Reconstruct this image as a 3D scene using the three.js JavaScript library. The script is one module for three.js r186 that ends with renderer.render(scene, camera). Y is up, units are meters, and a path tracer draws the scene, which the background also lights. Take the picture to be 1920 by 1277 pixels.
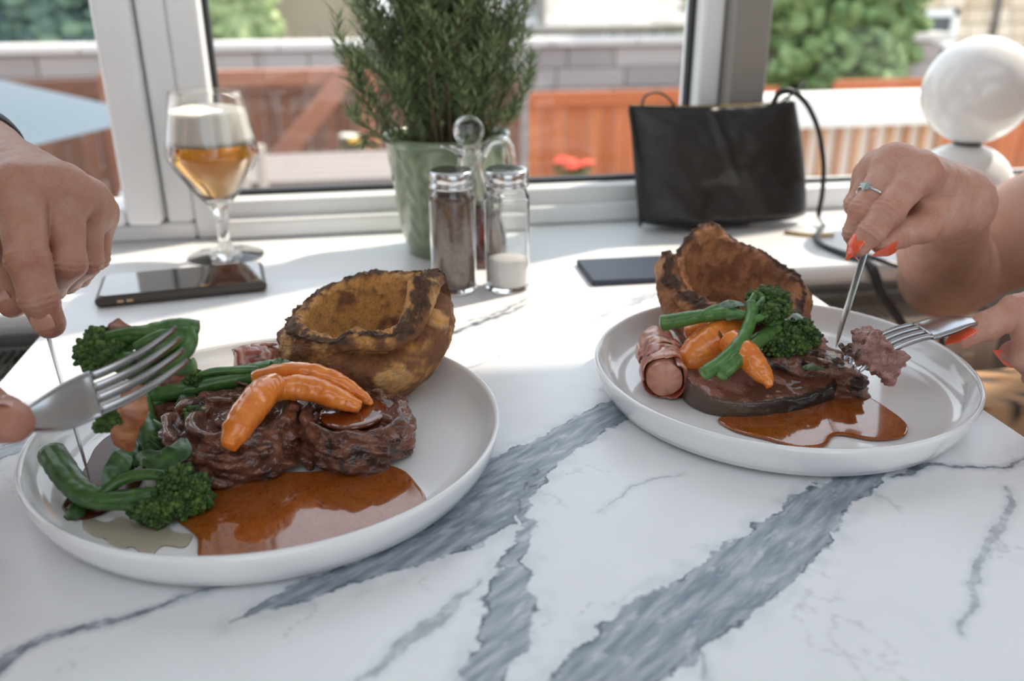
import * as THREE from 'three';
import { RoundedBoxGeometry } from 'three/addons/geometries/RoundedBoxGeometry.js';
import { mergeGeometries, mergeVertices } from 'three/addons/utils/BufferGeometryUtils.js';
import { createNoise3D, createNoise2D } from 'simplex-noise';

const scene = new THREE.Scene();
const T = 0.75;                                   // height of the table top

// ---------------------------------------------------------------- camera
const camera = new THREE.PerspectiveCamera(2 * Math.atan(638.5 / 1638) * 180 / Math.PI, 1920 / 1277, 0.02, 200);
camera.position.set(0, T + 0.2734, 0);
camera.rotation.set(-0.389, -0.171, -0.0036, 'YXZ');
camera.focus = 0.55;
camera.userData.fStop = 5;
scene.add(camera);

// ---------------------------------------------------------------- sky, sun, exposure
const SUN = new THREE.Vector3(0.657, 0.695, -0.293).normalize();
{ // bright hazy summer sky: pale blue overhead, milky towards the horizon, the same all round
  const W = 64, H = 64, d = new Float32Array(W * H * 4);
  for (let j = 0; j < H; j++) for (let i = 0; i < W; i++) { const up = Math.max(0, Math.sin(((j + 0.5) / H - 0.5) * Math.PI)), k = Math.pow(up, 0.6); d.set([0.94 - 0.20 * k, 0.97 - 0.10 * k, 1.0, 1], (j * W + i) * 4); }
  const t = new THREE.DataTexture(d, W, H, THREE.RGBAFormat, THREE.FloatType); t.mapping = THREE.EquirectangularReflectionMapping; t.magFilter = t.minFilter = THREE.LinearFilter; t.needsUpdate = true;
  scene.background = t; scene.environment = t; scene.backgroundIntensity = scene.environmentIntensity = 2.2;
}
const sun = new THREE.DirectionalLight(0xfff1dc, 8);
sun.position.copy(SUN).multiplyScalar(30);
sun.castShadow = true;
sun.shadow.mapSize.set(2048, 2048);
sun.shadow.radius = 2;
Object.assign(sun.shadow.camera, { left: -12, right: 12, top: 12, bottom: -12, near: 1, far: 80 });
scene.add(sun, sun.target);
sun.name = 'sun';

const renderer = new THREE.WebGLRenderer();
renderer.toneMapping = THREE.LinearToneMapping;
renderer.toneMappingExposure = 0.88;
renderer.shadowMap.enabled = true;

// ---------------------------------------------------------------- helpers
function rng(seed) { let a = seed >>> 0; return () => { a = (a + 0x6D2B79F5) | 0; let t = Math.imul(a ^ (a >>> 15), 1 | a); t = (t + Math.imul(t ^ (t >>> 7), 61 | t)) ^ t; return ((t ^ (t >>> 14)) >>> 0) / 4294967296; }; }
const n3 = createNoise3D(rng(11)), n2 = createNoise2D(rng(12));
const fbm3 = (x, y, z, o = 4) => { let s = 0, a = 0.5, f = 1; for (let i = 0; i < o; i++) { s += a * n3(x * f, y * f, z * f); a *= 0.5; f *= 2.03; } return s; };
const fbm2 = (x, y, o = 4) => { let s = 0, a = 0.5, f = 1; for (let i = 0; i < o; i++) { s += a * n2(x * f, y * f); a *= 0.5; f *= 2.03; } return s; };
const clamp = (x, a = 0, b = 1) => Math.min(b, Math.max(a, x)), mix = (a, b, t) => a + (b - a) * t;
const smooth = (a, b, x) => { const t = clamp((x - a) / (b - a)); return t * t * (3 - 2 * t); };
const mixc = (a, b, t) => [mix(a[0], b[0], t), mix(a[1], b[1], t), mix(a[2], b[2], t)];
const V = (x, y, z) => new THREE.Vector3(x, y, z);
const lin = (hex) => { const c = new THREE.Color(hex); return [c.r, c.g, c.b]; };
const taken = new Map();
const numbered = (n) => { const k = taken.get(n) ?? 0; taken.set(n, k + 1); return k ? n + '_' + String(k).padStart(3, '0') : n; };
function M(color, roughness = 0.5, extra = {}) { return new THREE.MeshPhysicalMaterial({ color, roughness, ...extra }); }
function obj(name, geometry, material, parent = scene) {
  const g = Array.isArray(geometry) ? merge(geometry) : geometry;
  const m = new THREE.Mesh(g, material); m.castShadow = m.receiveShadow = true;
  m.name = parent === scene ? numbered(name) : name; parent.add(m); return m;
}
function merge(list) {
  const plain = list.map((g) => { const h = g.index ? g.toNonIndexed() : g; for (const k of Object.keys(h.attributes)) if (!['position', 'normal', 'uv', 'color'].includes(k)) h.deleteAttribute(k); return h; });
  const all = ['uv', 'color'].filter((k) => plain.every((g) => g.attributes[k]));
  for (const g of plain) for (const k of ['uv', 'color']) if (!all.includes(k) && g.attributes[k]) g.deleteAttribute(k);
  return mergeGeometries(plain);
}
function thing(name, label, category, [x, y, z] = [0, 0, 0], turn = 0, group) {
  const o = new THREE.Group(); o.name = numbered(name); o.position.set(x, y, z); o.rotation.y = turn; scene.add(o);
  return tag(o, label, category, group);
}
function tag(o, label, category, group, kind) {
  if (label) o.userData.label = label; if (category) o.userData.category = category;
  if (group) o.userData.group = group; if (kind) o.userData.kind = kind; return o;
}
function struct(name, geometry, material, parent = scene, label) { const o = obj(name, geometry, material, parent); if (parent === scene) o.userData.kind = 'structure'; if (label) o.userData.label = label; return o; }
function structGroup(name) { const o = new THREE.Group(); o.name = name; o.userData.kind = 'structure'; scene.add(o); return o; }
// box between two corners, chamfered
function box(x0, x1, y0, y1, z0, z1, r = 0) {
  const w = x1 - x0, h = y1 - y0, d = z1 - z0;
  const g = r > 0 ? new RoundedBoxGeometry(w, h, d, 2, Math.min(r, w / 2.02, h / 2.02, d / 2.02)) : new THREE.BoxGeometry(w, h, d);
  g.translate((x0 + x1) / 2, (y0 + y1) / 2, (z0 + z1) / 2); return g;
}
const move = (g, x, y, z) => { g.translate(x, y, z); return g; };
const lathe = (pts, seg = 64) => new THREE.LatheGeometry(pts.map(([r, y]) => new THREE.Vector2(Math.max(r, 1e-5), y)), seg);
// a tube through points with its own radius at each point, closed at both ends, optionally flattened along "flat"
function sweep(points, radii, { seg = 40, rad = 10, flat = 1, up = null, color = null, rough = 0, roughScale = 60, caps = true, upAt = null } = {}) {
  const curve = new THREE.CatmullRomCurve3(points.map((p) => V(...p)), false, 'centripetal'), pos = [], col = [], idx = [];
  const n = points.length - 1, R = (t) => { const u = t * n, i = Math.min(n - 1, Math.floor(u)); const a = radii[i], b = radii[i + 1] ?? a; return mix(a, b, u - i); };
  // parallel frames
  let prev = up ? V(...up) : null; const rows = seg + 1;
  for (let i = 0; i <= seg; i++) {
    const t = i / seg, p = curve.getPoint(t), d = curve.getTangent(t).normalize();
    let a = (upAt ? upAt(t, p) : prev) ?? (Math.abs(d.y) < 0.9 ? V(0, 1, 0) : V(1, 0, 0));
    a = a.clone().addScaledVector(d, -a.dot(d)).normalize(); if (!up) prev = a; const b = d.clone().cross(a);
    const r = R(t);
    for (let j = 0; j < rad; j++) {
      const th = j / rad * 2 * Math.PI; let rr = r;
      const q = p.clone().addScaledVector(a, Math.cos(th) * rr * flat).addScaledVector(b, Math.sin(th) * rr);
      if (rough) { const k = rough * fbm3(q.x * roughScale, q.y * roughScale, q.z * roughScale, 3); q.addScaledVector(q.clone().sub(p).normalize(), k); }
      pos.push(q.x, q.y, q.z); if (color) col.push(...color(t, th, q));
      if (i < seg) { const j2 = (j + 1) % rad, A = i * rad + j, B = i * rad + j2, Cc = A + rad, D = B + rad; idx.push(A, B, Cc, B, D, Cc); }
    }
  }
  if (caps) for (const e of [0, 1]) {
    const p = curve.getPoint(e), c = pos.length / 3, d = curve.getTangent(e).normalize().multiplyScalar((e ? 1 : -1) * R(e) * 0.25 * (flat < 1 ? flat : 1)); p.add(d); pos.push(p.x, p.y, p.z); if (color) col.push(...color(e, 0, p, true));
    const s = e ? seg * rad : 0; for (let j = 0; j < rad; j++) { const j2 = (j + 1) % rad; e ? idx.push(c, s + j, s + j2) : idx.push(c, s + j2, s + j); }
  }
  const g = new THREE.BufferGeometry(); g.setAttribute('position', new THREE.Float32BufferAttribute(pos, 3)); if (color) g.setAttribute('color', new THREE.Float32BufferAttribute(col, 3));
  g.setIndex(idx.reverse()); g.computeVertexNormals(); return g;
}
// surface nets: a closed mesh of the set where field(x, y, z) < 0
function sdf(field, lo, hi, cell, color) {
  const N = [0, 1, 2].map((k) => Math.ceil((hi[k] - lo[k]) / cell) + 2), [nx, ny, nz] = N, F = new Float32Array(nx * ny * nz), at = (i, j, k) => (k * ny + j) * nx + i;
  const B = 5, far = 0.87 * B * cell * 1.2 + 0.007;   // blocks clearly inside or outside are filled at once
  for (let k0 = 0; k0 < nz; k0 += B) for (let j0 = 0; j0 < ny; j0 += B) for (let i0 = 0; i0 < nx; i0 += B) {
    const c = field(lo[0] + (i0 + 1.5) * cell, lo[1] + (j0 + 1.5) * cell, lo[2] + (k0 + 1.5) * cell), skip = Math.abs(c) > far;
    for (let k = k0; k < Math.min(nz, k0 + B); k++) for (let j = j0; j < Math.min(ny, j0 + B); j++) for (let i = i0; i < Math.min(nx, i0 + B); i++) F[at(i, j, k)] = skip ? c : field(lo[0] + (i - 0.5) * cell, lo[1] + (j - 0.5) * cell, lo[2] + (k - 0.5) * cell);
  }
  const id = new Int32Array(nx * ny * nz).fill(-1), pos = [], idx = [];
  for (let k = 0; k < nz - 1; k++) for (let j = 0; j < ny - 1; j++) for (let i = 0; i < nx - 1; i++) {
    let c = 0, x = 0, y = 0, z = 0, mask = 0;
    for (let q = 0; q < 8; q++) if (F[at(i + (q & 1), j + ((q >> 1) & 1), k + (q >> 2))] < 0) mask |= 1 << q;
    if (mask === 0 || mask === 255) continue;
    for (let q = 0; q < 8; q++) for (let b = 0; b < 3; b++) { const o = q ^ (1 << b); if (o < q || ((mask >> q) & 1) === ((mask >> o) & 1)) continue;
      const f0 = F[at(i + (q & 1), j + ((q >> 1) & 1), k + (q >> 2))], f1 = F[at(i + (o & 1), j + ((o >> 1) & 1), k + (o >> 2))], t = f0 / (f0 - f1);
      x += (q & 1) + (b === 0 ? t : 0); y += ((q >> 1) & 1) + (b === 1 ? t : 0); z += (q >> 2) + (b === 2 ? t : 0); c++; }
    id[at(i, j, k)] = pos.length / 3; pos.push(lo[0] + (i - 0.5 + x / c) * cell, lo[1] + (j - 0.5 + y / c) * cell, lo[2] + (k - 0.5 + z / c) * cell);
  }
  const quad = (a, b, c, d, flip) => { if (a < 0 || b < 0 || c < 0 || d < 0) return; flip ? idx.push(a, c, b, a, d, c) : idx.push(a, b, c, a, c, d); };
  for (let k = 1; k < nz - 1; k++) for (let j = 1; j < ny - 1; j++) for (let i = 1; i < nx - 1; i++) {
    const f = F[at(i, j, k)] < 0;
    if (f !== F[at(i + 1, j, k)] < 0) quad(id[at(i, j - 1, k - 1)], id[at(i, j, k - 1)], id[at(i, j, k)], id[at(i, j - 1, k)], !f);
    if (f !== F[at(i, j + 1, k)] < 0) quad(id[at(i - 1, j, k - 1)], id[at(i - 1, j, k)], id[at(i, j, k)], id[at(i, j, k - 1)], !f);
    if (f !== F[at(i, j, k + 1)] < 0) quad(id[at(i - 1, j - 1, k)], id[at(i, j - 1, k)], id[at(i, j, k)], id[at(i - 1, j, k)], !f);
  }
  const g = new THREE.BufferGeometry(); g.setAttribute('position', new THREE.Float32BufferAttribute(pos, 3));
  g.setIndex(idx); g.computeVertexNormals(); const uv = []; for (let v = 0; v < pos.length; v += 3) uv.push((pos[v] + 0.6 * pos[v + 2]) / 0.05, (pos[v + 1] + 0.55 * pos[v + 2] - 0.3 * pos[v]) / 0.05); g.setAttribute('uv', new THREE.Float32BufferAttribute(uv, 2));
  if (color) { const nrm = g.attributes.normal, col = new Float32Array(pos.length); for (let v = 0; v < pos.length; v += 3) col.set(color(pos[v], pos[v + 1], pos[v + 2], nrm.array[v], nrm.array[v + 1], nrm.array[v + 2]), v); g.setAttribute('color', new THREE.BufferAttribute(col, 3)); }
  return g;
}
const smin = (a, b, k) => { const h = clamp(0.5 + 0.5 * (b - a) / k); return mix(b, a, h) - k * h * (1 - h); };
function capsule(ax, ay, az, ra, bx, by, bz, rb) {          // distance to a tapered capsule
  const dx = bx - ax, dy = by - ay, dz = bz - az, L = dx * dx + dy * dy + dz * dz || 1e-9;
  return (x, y, z) => { const t = clamp(((x - ax) * dx + (y - ay) * dy + (z - az) * dz) / L); return Math.hypot(x - ax - dx * t, y - ay - dy * t, z - az - dz * t) - mix(ra, rb, t); };
}
const bumpTexture = (fn) => { const t = paintTexture(512, (u, v) => { const k = clamp(fn(u, v)); return [k, k, k]; }, false); t.wrapS = t.wrapT = THREE.MirroredRepeatWrapping; return t; };
function paintTexture(size, fn, srgb = true) {
  const d = new Uint8Array(size * size * 4);
  for (let y = 0; y < size; y++) for (let x = 0; x < size; x++) { const c = fn((x + 0.5) / size, (y + 0.5) / size); const o = (y * size + x) * 4; for (let k = 0; k < 3; k++) d[o + k] = clamp(Math.round(c[k] * 255), 0, 255); d[o + 3] = 255; }
  const t = new THREE.DataTexture(d, size, size); t.magFilter = THREE.LinearFilter; t.minFilter = THREE.LinearMipmapLinearFilter; t.generateMipmaps = true; t.wrapS = t.wrapT = THREE.RepeatWrapping; if (srgb) t.colorSpace = THREE.SRGBColorSpace; t.needsUpdate = true; return t;
}
// ================================================================ the room
const white = M(0xe9ebee, 0.45), wallPaint = M(0xe6e4e0, 0.9), upvc = M(0xf1f2f4, 0.32), gasket = M(0x23262b, 0.6), glass = M(0xffffff, 0, { transmission: 1, thickness: 0, ior: 1.45 });
const floorWood = M(0xffffff, 0.55, { map: paintTexture(512, (u, v) => { const g = fbm2(u * 40, v * 3, 4) * 0.5 + 0.5; return [0.30 + 0.1 * g, 0.21 + 0.08 * g, 0.15 + 0.06 * g]; }) });
const RX0 = -2.3, RX1 = 2.4, RZ1 = 2.6, RY = 2.5, WZ = -0.99, WO = -1.22;
{
  const fl = structGroup('floor');
  const under = obj('subfloor', box(RX0 - 0.3, RX1 + 0.3, -0.2, -0.018, WO, RZ1 + 0.3), M(0x4a3a2e, 0.9), fl);
  const g = box(0, 0.178, -0.018, 0, 0, 1.197);
  for (let i = 0; i * 0.18 < RX1 - RX0; i++) for (let j = 0; j < 4; j++) { const m = obj('floorboard', g, floorWood, fl); m.position.set(RX0 + i * 0.18, 0, WZ - 0.6 + j * 1.2 + (i % 3) * 0.4 - 0.4); }
}
struct('ceiling', [box(RX0 - 0.3, -0.9, RY, RY + 0.25, WO, RZ1 + 0.3), box(1.7, RX1 + 0.3, RY, RY + 0.25, WO, RZ1 + 0.3), box(-0.9, 1.7, RY, RY + 0.25, WO, 0.25), box(-0.9, 1.7, RY, RY + 0.25, 1.25, RZ1 + 0.3)], wallPaint);
struct('wall_back', [box(RX0 - 0.3, RX1 + 0.3, 0, 0.70, WO, WZ), box(RX0 - 0.3, RX1 + 0.3, 2.2, RY, WO, WZ), box(RX0 - 0.3, -1.5, 0.70, 2.2, WO, WZ), box(1.75, RX1 + 0.3, 0.70, 2.2, WO, WZ)], wallPaint);
// side walls and the wall behind the diners, each with a large unseen window added for fill light
function wallWithAddedWindow(name, n, along, at, t, a0, a1, o0, o1, y0, y1) {
  const B = (p, q, r, s) => along === 'z' ? box(at, at + t, r, s, p, q) : box(p, q, r, s, at, at + t);
  struct(name, [B(a0, o0, 0, RY), B(o1, a1, 0, RY), B(o0, o1, 0, y0), B(o0, o1, y1, RY)], wallPaint);
  const w = structGroup('window_' + n), F = (p, q, r, s, d0, d1) => along === 'z' ? box(at + d0, at + d1, r, s, p, q, 0.006) : box(p, q, r, s, at + d0, at + d1, 0.006);
  const a = t * 0.35, b = t * 0.65, k = 0.07, m = (o0 + o1) / 2;
  for (const g of [F(o0, o0 + k, y0, y1, a, b), F(o1 - k, o1, y0, y1, a, b), F(o0 + k, o1 - k, y0, y0 + k, a, b), F(o0 + k, o1 - k, y1 - k, y1, a, b), F(m - 0.04, m + 0.04, y0 + k, y1 - k, a, b)]) obj('frame', g, upvc, w);
  for (const [p, q] of [[o0 + k, m - 0.04], [m + 0.04, o1 - k]]) { const g = new THREE.PlaneGeometry(q - p, y1 - y0 - 2 * k); if (along === 'z') g.rotateY(Math.PI / 2); g.translate(along === 'z' ? at + t / 2 : (p + q) / 2, (y0 + y1) / 2, along === 'z' ? (p + q) / 2 : at + t / 2); obj('pane', g, glass, w); }
}
wallWithAddedWindow('wall_left', 4, 'z', RX0 - 0.3, 0.3, WO, RZ1 + 0.3, 0.6, 1.8, 0.9, 2.1);
wallWithAddedWindow('wall_right', 5, 'z', RX1, 0.3, WO, RZ1 + 0.3, 0.2, 2.2, 0.8, 2.2);
wallWithAddedWindow('wall_front', 6, 'x', RZ1, 0.3, RX0, RX1, -1.2, 1.3, 0.3, 2.2);
{ // made-up roof light out of view, added to fill the foreground
  const w = structGroup('window_7');
  for (const g of [box(-0.9, -0.83, RY, RY + 0.3, 0.25, 1.25, 0.01), box(1.63, 1.7, RY, RY + 0.3, 0.25, 1.25, 0.01), box(-0.83, 1.63, RY, RY + 0.3, 0.25, 0.32, 0.01), box(-0.83, 1.63, RY, RY + 0.3, 1.18, 1.25, 0.01), box(0.37, 0.43, RY + 0.1, RY + 0.3, 0.32, 1.18, 0.01)]) obj('frame', g, upvc, w);
  for (const [a, b] of [[-0.83, 0.37], [0.43, 1.63]]) { const g = new THREE.PlaneGeometry(b - a, 0.86); g.rotateX(Math.PI / 2); g.translate((a + b) / 2, RY + 0.22, 0.75); obj('pane', g, glass, w); }
}
// the back windows: white plastic frames on a deep sill
const FZ = -1.10;
{
  const sillShape = new THREE.Shape(); sillShape.moveTo(0, 0); sillShape.lineTo(0.35, 0); sillShape.lineTo(0.35, -0.024); sillShape.lineTo(0.012, -0.024); sillShape.quadraticCurveTo(0, -0.024, -0.003, -0.012); sillShape.quadraticCurveTo(-0.003, -0.003, 0.004, 0);
  const g = new THREE.ExtrudeGeometry(sillShape, { depth: RX1 - RX0, bevelEnabled: false, curveSegments: 8 }); g.rotateY(Math.PI / 2); g.translate(RX0, 0.73, -0.855);
  struct('trim_1', g, M(0xe8eaec, 0.3), scene, 'long white window sill behind the table');
  const frameBar = (w, x0, x1, y0, y1, z0 = FZ - 0.07, z1 = FZ, r = 0.006) => obj('frame', box(x0, x1, y0, y1, z0, z1, r), upvc, w);
  const rubber = (w, x0, x1, y0, y1, z, k = 0.006) => obj('seal', [box(x0, x0 + k, y0, y1, z - 0.01, z + 0.004), box(x1 - k, x1, y0, y1, z - 0.01, z + 0.004), box(x0, x1, y0, y0 + k, z - 0.01, z + 0.004), box(x0, x1, y1 - k, y1, z - 0.01, z + 0.004)], gasket, w);
  const pane = (w, x0, x1, y0, y1, z) => { const g = new THREE.PlaneGeometry(x1 - x0, y1 - y0); g.translate((x0 + x1) / 2, (y0 + y1) / 2, z); return obj('pane', g, glass, w); };
  // window_1: opening sash on the left, standing proud of its frame
  let w = structGroup('window_1');
  frameBar(w, -1.5, -0.205, 0.73, 0.752); frameBar(w, -0.237, -0.205, 0.752, 2.2); frameBar(w, -1.5, -1.44, 0.752, 2.2); frameBar(w, -1.44, -0.237, 2.14, 2.2);
  { const s = new THREE.Group(); s.name = 'sash'; w.add(s); for (const [x0, x1, y0, y1] of [[-0.280, -0.239, 0.754, 2.14], [-1.44, -1.4, 0.754, 2.14], [-1.4, -0.280, 0.754, 0.776], [-1.4, -0.280, 2.1, 2.14]]) obj('sash_bar', box(x0, x1, y0, y1, FZ - 0.055, FZ + 0.02, 0.008), upvc, s); pane(w, -1.4, -0.279, 0.776, 2.1, FZ - 0.02); }
  // window_2: fixed middle light
  w = structGroup('window_2');
  frameBar(w, -0.205, -0.168, 0.73, 2.2); frameBar(w, 0.433, 0.463, 0.73, 2.2); frameBar(w, -0.168, 0.433, 0.73, 0.777); frameBar(w, -0.168, 0.433, 2.14, 2.2);
  obj('frame', box(-0.168, 0.433, 0.73, 0.755, FZ - 0.01, FZ + 0.012, 0.006), upvc, w);
  rubber(w, -0.168, 0.433, 0.777, 2.14, FZ - 0.03); pane(w, -0.162, 0.427, 0.783, 2.134, FZ - 0.035);
  // window_3: right light beyond the grey post
  w = structGroup('window_3');
  frameBar(w, 0.511, 0.521, 0.73, 2.2); frameBar(w, 0.521, 1.75, 0.73, 0.762); frameBar(w, 1.69, 1.75, 0.762, 2.2); frameBar(w, 0.521, 1.69, 2.14, 2.2);
  rubber(w, 0.521, 1.69, 0.762, 2.14, FZ - 0.03, 0.004); pane(w, 0.525, 1.686, 0.766, 2.136, FZ - 0.035);
  struct('trim_2', box(0.463, 0.511, 0.73, 2.2, FZ - 0.09, FZ + 0.03, 0.004), M(0x8f8a86, 0.6), scene, 'grey post between the middle and right windows');
}
// radiator under the sill
{
  const r = thing('radiator', 'long white panel radiator with a grille top under the window sill', 'radiator', [0, 0, 0]);
  const rm = M(0xd9d6d0, 0.4), x0 = -0.9, x1 = 0.74, zf = -0.86, zb = -0.96, yt = 0.66;
  const ridge = []; for (let x = x0 + 0.03; x < x1 - 0.03; x += 0.0333) ridge.push(box(x, x + 0.018, 0.18, yt - 0.05, zf - 0.002, zf + 0.006, 0.005));
  obj('front_panel', box(x0, x1, 0.13, yt - 0.02, zf - 0.012, zf, 0.005), rm, r); obj('back_panel', box(x0, x1, 0.13, yt - 0.02, zb, zb + 0.012, 0.005), rm, r);
  tag(obj('ridges', ridge, rm, r), null, null, null, 'stuff');
  for (const [a, b] of [[x0 - 0.004, x0 + 0.006], [x1 - 0.006, x1 + 0.004]]) obj('side_panel', box(a, b, 0.13, yt, zb, zf + 0.002, 0.004), rm, r);
  obj('grille_frame', [box(x0, x1, yt - 0.02, yt, zf - 0.008, zf + 0.002, 0.003), box(x0, x1, yt - 0.02, yt, zb, zb + 0.01, 0.003), box(x0, x1, yt - 0.012, yt - 0.004, (zf + zb) / 2 - 0.004, (zf + zb) / 2 + 0.004)], rm, r);
  const slat = box(0, 0.004, yt - 0.012, yt - 0.002, zb + 0.008, zf - 0.006); 
  const rest = []; let c = 0;
  for (let x = x0 + 0.01; x < x1 - 0.01; x += 0.0095) { if (c++ < 240) { const m = obj('grille_slat', slat, rm, r); m.position.x = x; } else rest.push(slat.clone().translate(x, 0, 0)); }
  if (rest.length) tag(obj('grille_slats', rest, rm, r), null, null, null, 'stuff');
  for (const x of [x0 + 0.15, x1 - 0.15]) obj('foot', box(x - 0.02, x + 0.02, 0, 0.14, zb + 0.02, zf - 0.02, 0.004), rm, r);
  obj('wall_bracket', [box(x0 + 0.3, x0 + 0.34, 0.3, 0.5, WZ, zb), box(x1 - 0.34, x1 - 0.3, 0.3, 0.5, WZ, zb)], rm, r);
}
// ================================================================ outside the windows
{
  const grain = (a, b, f1, f2) => paintTexture(256, (u, v) => mixc(a, b, clamp(0.5 + 0.7 * fbm2(u * f1, v * f2, 4))));
  struct('patio_ground', box(-14, 18, -0.75, -0.55, -11.5, WO), M(0x9a928a, 0.9));
  struct('lower_ground', box(-40, 60, -3.4, -3.2, -60, -11.5), M(0x7d8566, 0.95));
  // board fence
  const redWood = [M(0xffffff, 0.8, { map: grain([0.44, 0.30, 0.24], [0.56, 0.39, 0.31], 30, 3) }), M(0xffffff, 0.8, { map: grain([0.40, 0.27, 0.21], [0.50, 0.35, 0.28], 26, 3) })];
  const sunlitOrangeWood = [M(0xffffff, 0.8, { map: grain([0.74, 0.42, 0.26], [0.86, 0.54, 0.36], 30, 3) }), M(0xffffff, 0.8, { map: grain([0.68, 0.37, 0.22], [0.80, 0.48, 0.31], 26, 3) })];  // brighter orange stands in for sunlight on these boards
  const fence = (name, label, x0, x1, z, y0, y1, mats, pitch, rail) => {
    const f = thing(name, label, 'fence', [0, 0, 0]), g = box(0, pitch - 0.008, y0, y1, 0, 0.02, 0.004); let i = 0;
    for (let x = x0; x < x1; x += pitch, i++) { const b = obj('board', g, mats[(i * 7 + (i >> 2)) % mats.length], f); b.position.set(x, 0, z + (i % 2) * 0.006); }
    obj('rail', box(x0, x1, y1 - rail, y1 + 0.03, z + 0.03, z + 0.07, 0.006), mats[1], f); obj('rail', box(x0, x1, y0 + 0.2, y0 + 0.28, z - 0.05, z - 0.01, 0.006), mats[1], f);
    return f;
  };
  fence('board_fence', 'reddish brown board fence with a wide top rail beyond the patio', -5.2, 1.2, -7, -0.55, 0.36, redWood, 0.11, 0.1);
  fence('board_fence', 'board fence beside the red flowers, orange brown brightened to look sunlit', 1.34, 3.4, -6.95, -0.55, 0.2, sunlitOrangeWood, 0.1, 0.08);
  fence('board_fence', 'orange brown fence behind the white slatted fence', 3.6, 6.2, -6.4, -0.55, 0.3, sunlitOrangeWood, 0.1, 0.06);
  { // grey coping wall beyond the fence
    const t = thing('garden_wall', 'pale grey stone wall with a light coping beyond the fence', 'wall', [0, 0, -9.2]), m = [M(0xa9a3a2, 0.9), M(0x9d9796, 0.9), M(0xb4aeac, 0.9)], R = rng(5);
    obj('core', box(-7, 6.3, -0.6, 0.42, -0.25, 0.0), m[1], t);
    const st = [0.5, 0.62, 0.74].map((w) => box(0, w - 0.012, 0, 0.19, 0, 0.05, 0.01));
    for (let row = 0; row < 5; row++) for (let x = -7, k = row; x < 6.2; k++) { const v = Math.floor(R() * 3); const b = obj('stone', st[v], m[Math.floor(R() * 3)], t); b.position.set(x, -0.59 + row * 0.2, 0); x += [0.5, 0.62, 0.74][v]; }
    for (let x = -7; x < 6.2; x += 0.9) obj('coping_stone', box(x, x + 0.89, 0.42, 0.5, -0.3, 0.1, 0.015), M(0xd5d2cf, 0.9), t);
  }
  { // timber brace frame on the patio
    const t = thing('timber_frame', 'red brown timber frame with a diagonal brace on the patio', 'frame', [0, 0, -5]), m = M(0xffffff, 0.7, { map: grain([0.60, 0.40, 0.32], [0.70, 0.49, 0.40], 4, 20) });
    obj('beam', box(-1.3, 0.12, 0.52, 0.60, -0.04, 0.04, 0.008), m, t);
    const b = obj('brace', box(-0.48, 0.48, -0.055, 0.055, -0.03, 0.03, 0.008), m, t); b.position.set(-0.30, 0.28, 0.05); b.rotation.z = 0.83;
    for (const x of [-1.25, 0.06]) obj('post', box(x - 0.05, x + 0.05, -0.55, 0.52, -0.05, 0.05, 0.008), m, t);
    obj('foot_rail', box(-1.2, 0.01, -0.3, -0.22, -0.03, 0.03, 0.008), m, t);
  }
  { // grey patio table
    const t = thing('patio_table', 'grey slatted patio table on the terrace', 'table', [-0.2, 0, -4.4]), m = M(0x8f8684, 0.7), l = M(0xb9b0a8, 0.6);
    for (let i = 0; i < 6; i++) obj('slat', box(-0.42, 0.42, 0.17, 0.195, -0.36 + i * 0.12, -0.25 + i * 0.12, 0.005), m, t);
    for (const [x, z] of [[-0.36, -0.3], [0.36, -0.3], [-0.36, 0.3], [0.36, 0.3]]) obj('leg', box(x - 0.025, x + 0.025, -0.55, 0.17, z - 0.025, z + 0.025, 0.005), l, t);
    obj('apron', [box(-0.36, 0.36, 0.1, 0.17, -0.31, -0.29), box(-0.36, 0.36, 0.1, 0.17, 0.29, 0.31)], m, t);
    const c = thing('patio_chair', 'pale grey patio chair beside the slatted table', 'chair', [-0.5, 0, -3.75], 0.5);
    obj('seat', box(-0.2, 0.2, -0.12, -0.09, -0.2, 0.2, 0.01), l, c); for (let i = 0; i < 5; i++) obj('back_slat', box(-0.18 + i * 0.085, -0.14 + i * 0.085, -0.08, 0.34, -0.2, -0.17, 0.006), l, c); obj('back_rail', box(-0.2, 0.2, 0.32, 0.37, -0.205, -0.165, 0.008), l, c);
    for (const [x, z] of [[-0.18, -0.18], [0.18, -0.18], [-0.18, 0.18], [0.18, 0.18]]) obj('leg', box(x - 0.02, x + 0.02, -0.55, -0.12, z - 0.02, z + 0.02, 0.004), l, c);
  }
  { // parasol
    const t = thing('parasol', 'faded blue grey parasol on a pole outside the left window', 'parasol', [-1.9, -0.55, -4.1]), cloth = M(0x5f6e7a, 0.9, { side: THREE.DoubleSide });
    const g = new THREE.ConeGeometry(0.95, 0.30, 8, 6, true); const p = g.attributes.position; for (let i = 0; i < p.count; i++) { const a = Math.atan2(p.getZ(i), p.getX(i)), r = Math.hypot(p.getX(i), p.getZ(i)); p.setY(i, p.getY(i) - 0.07 * Math.abs(Math.sin(a * 4)) * r); } g.computeVertexNormals();
    obj('canopy', g, cloth, t).position.y = 1.17; obj('pole', lathe([[0.02, 0.02], [0.02, 1.33]], 16), M(0x6b625c, 0.5), t); obj('base', lathe([[0.0001, 0.06], [0.1, 0.055], [0.25, 0.03], [0.25, 0], [0.0001, 0]], 32), M(0x55524f, 0.8), t);
    for (let i = 0; i < 8; i++) { const a = (i + 0.5) * Math.PI / 4; obj('rib', sweep([[0, 1.29, 0], [0.9 * Math.cos(a), 1.0, 0.9 * Math.sin(a)]], [0.007, 0.005], { seg: 4, rad: 6 }), M(0x6b625c, 0.5), t); }
  }
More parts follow.
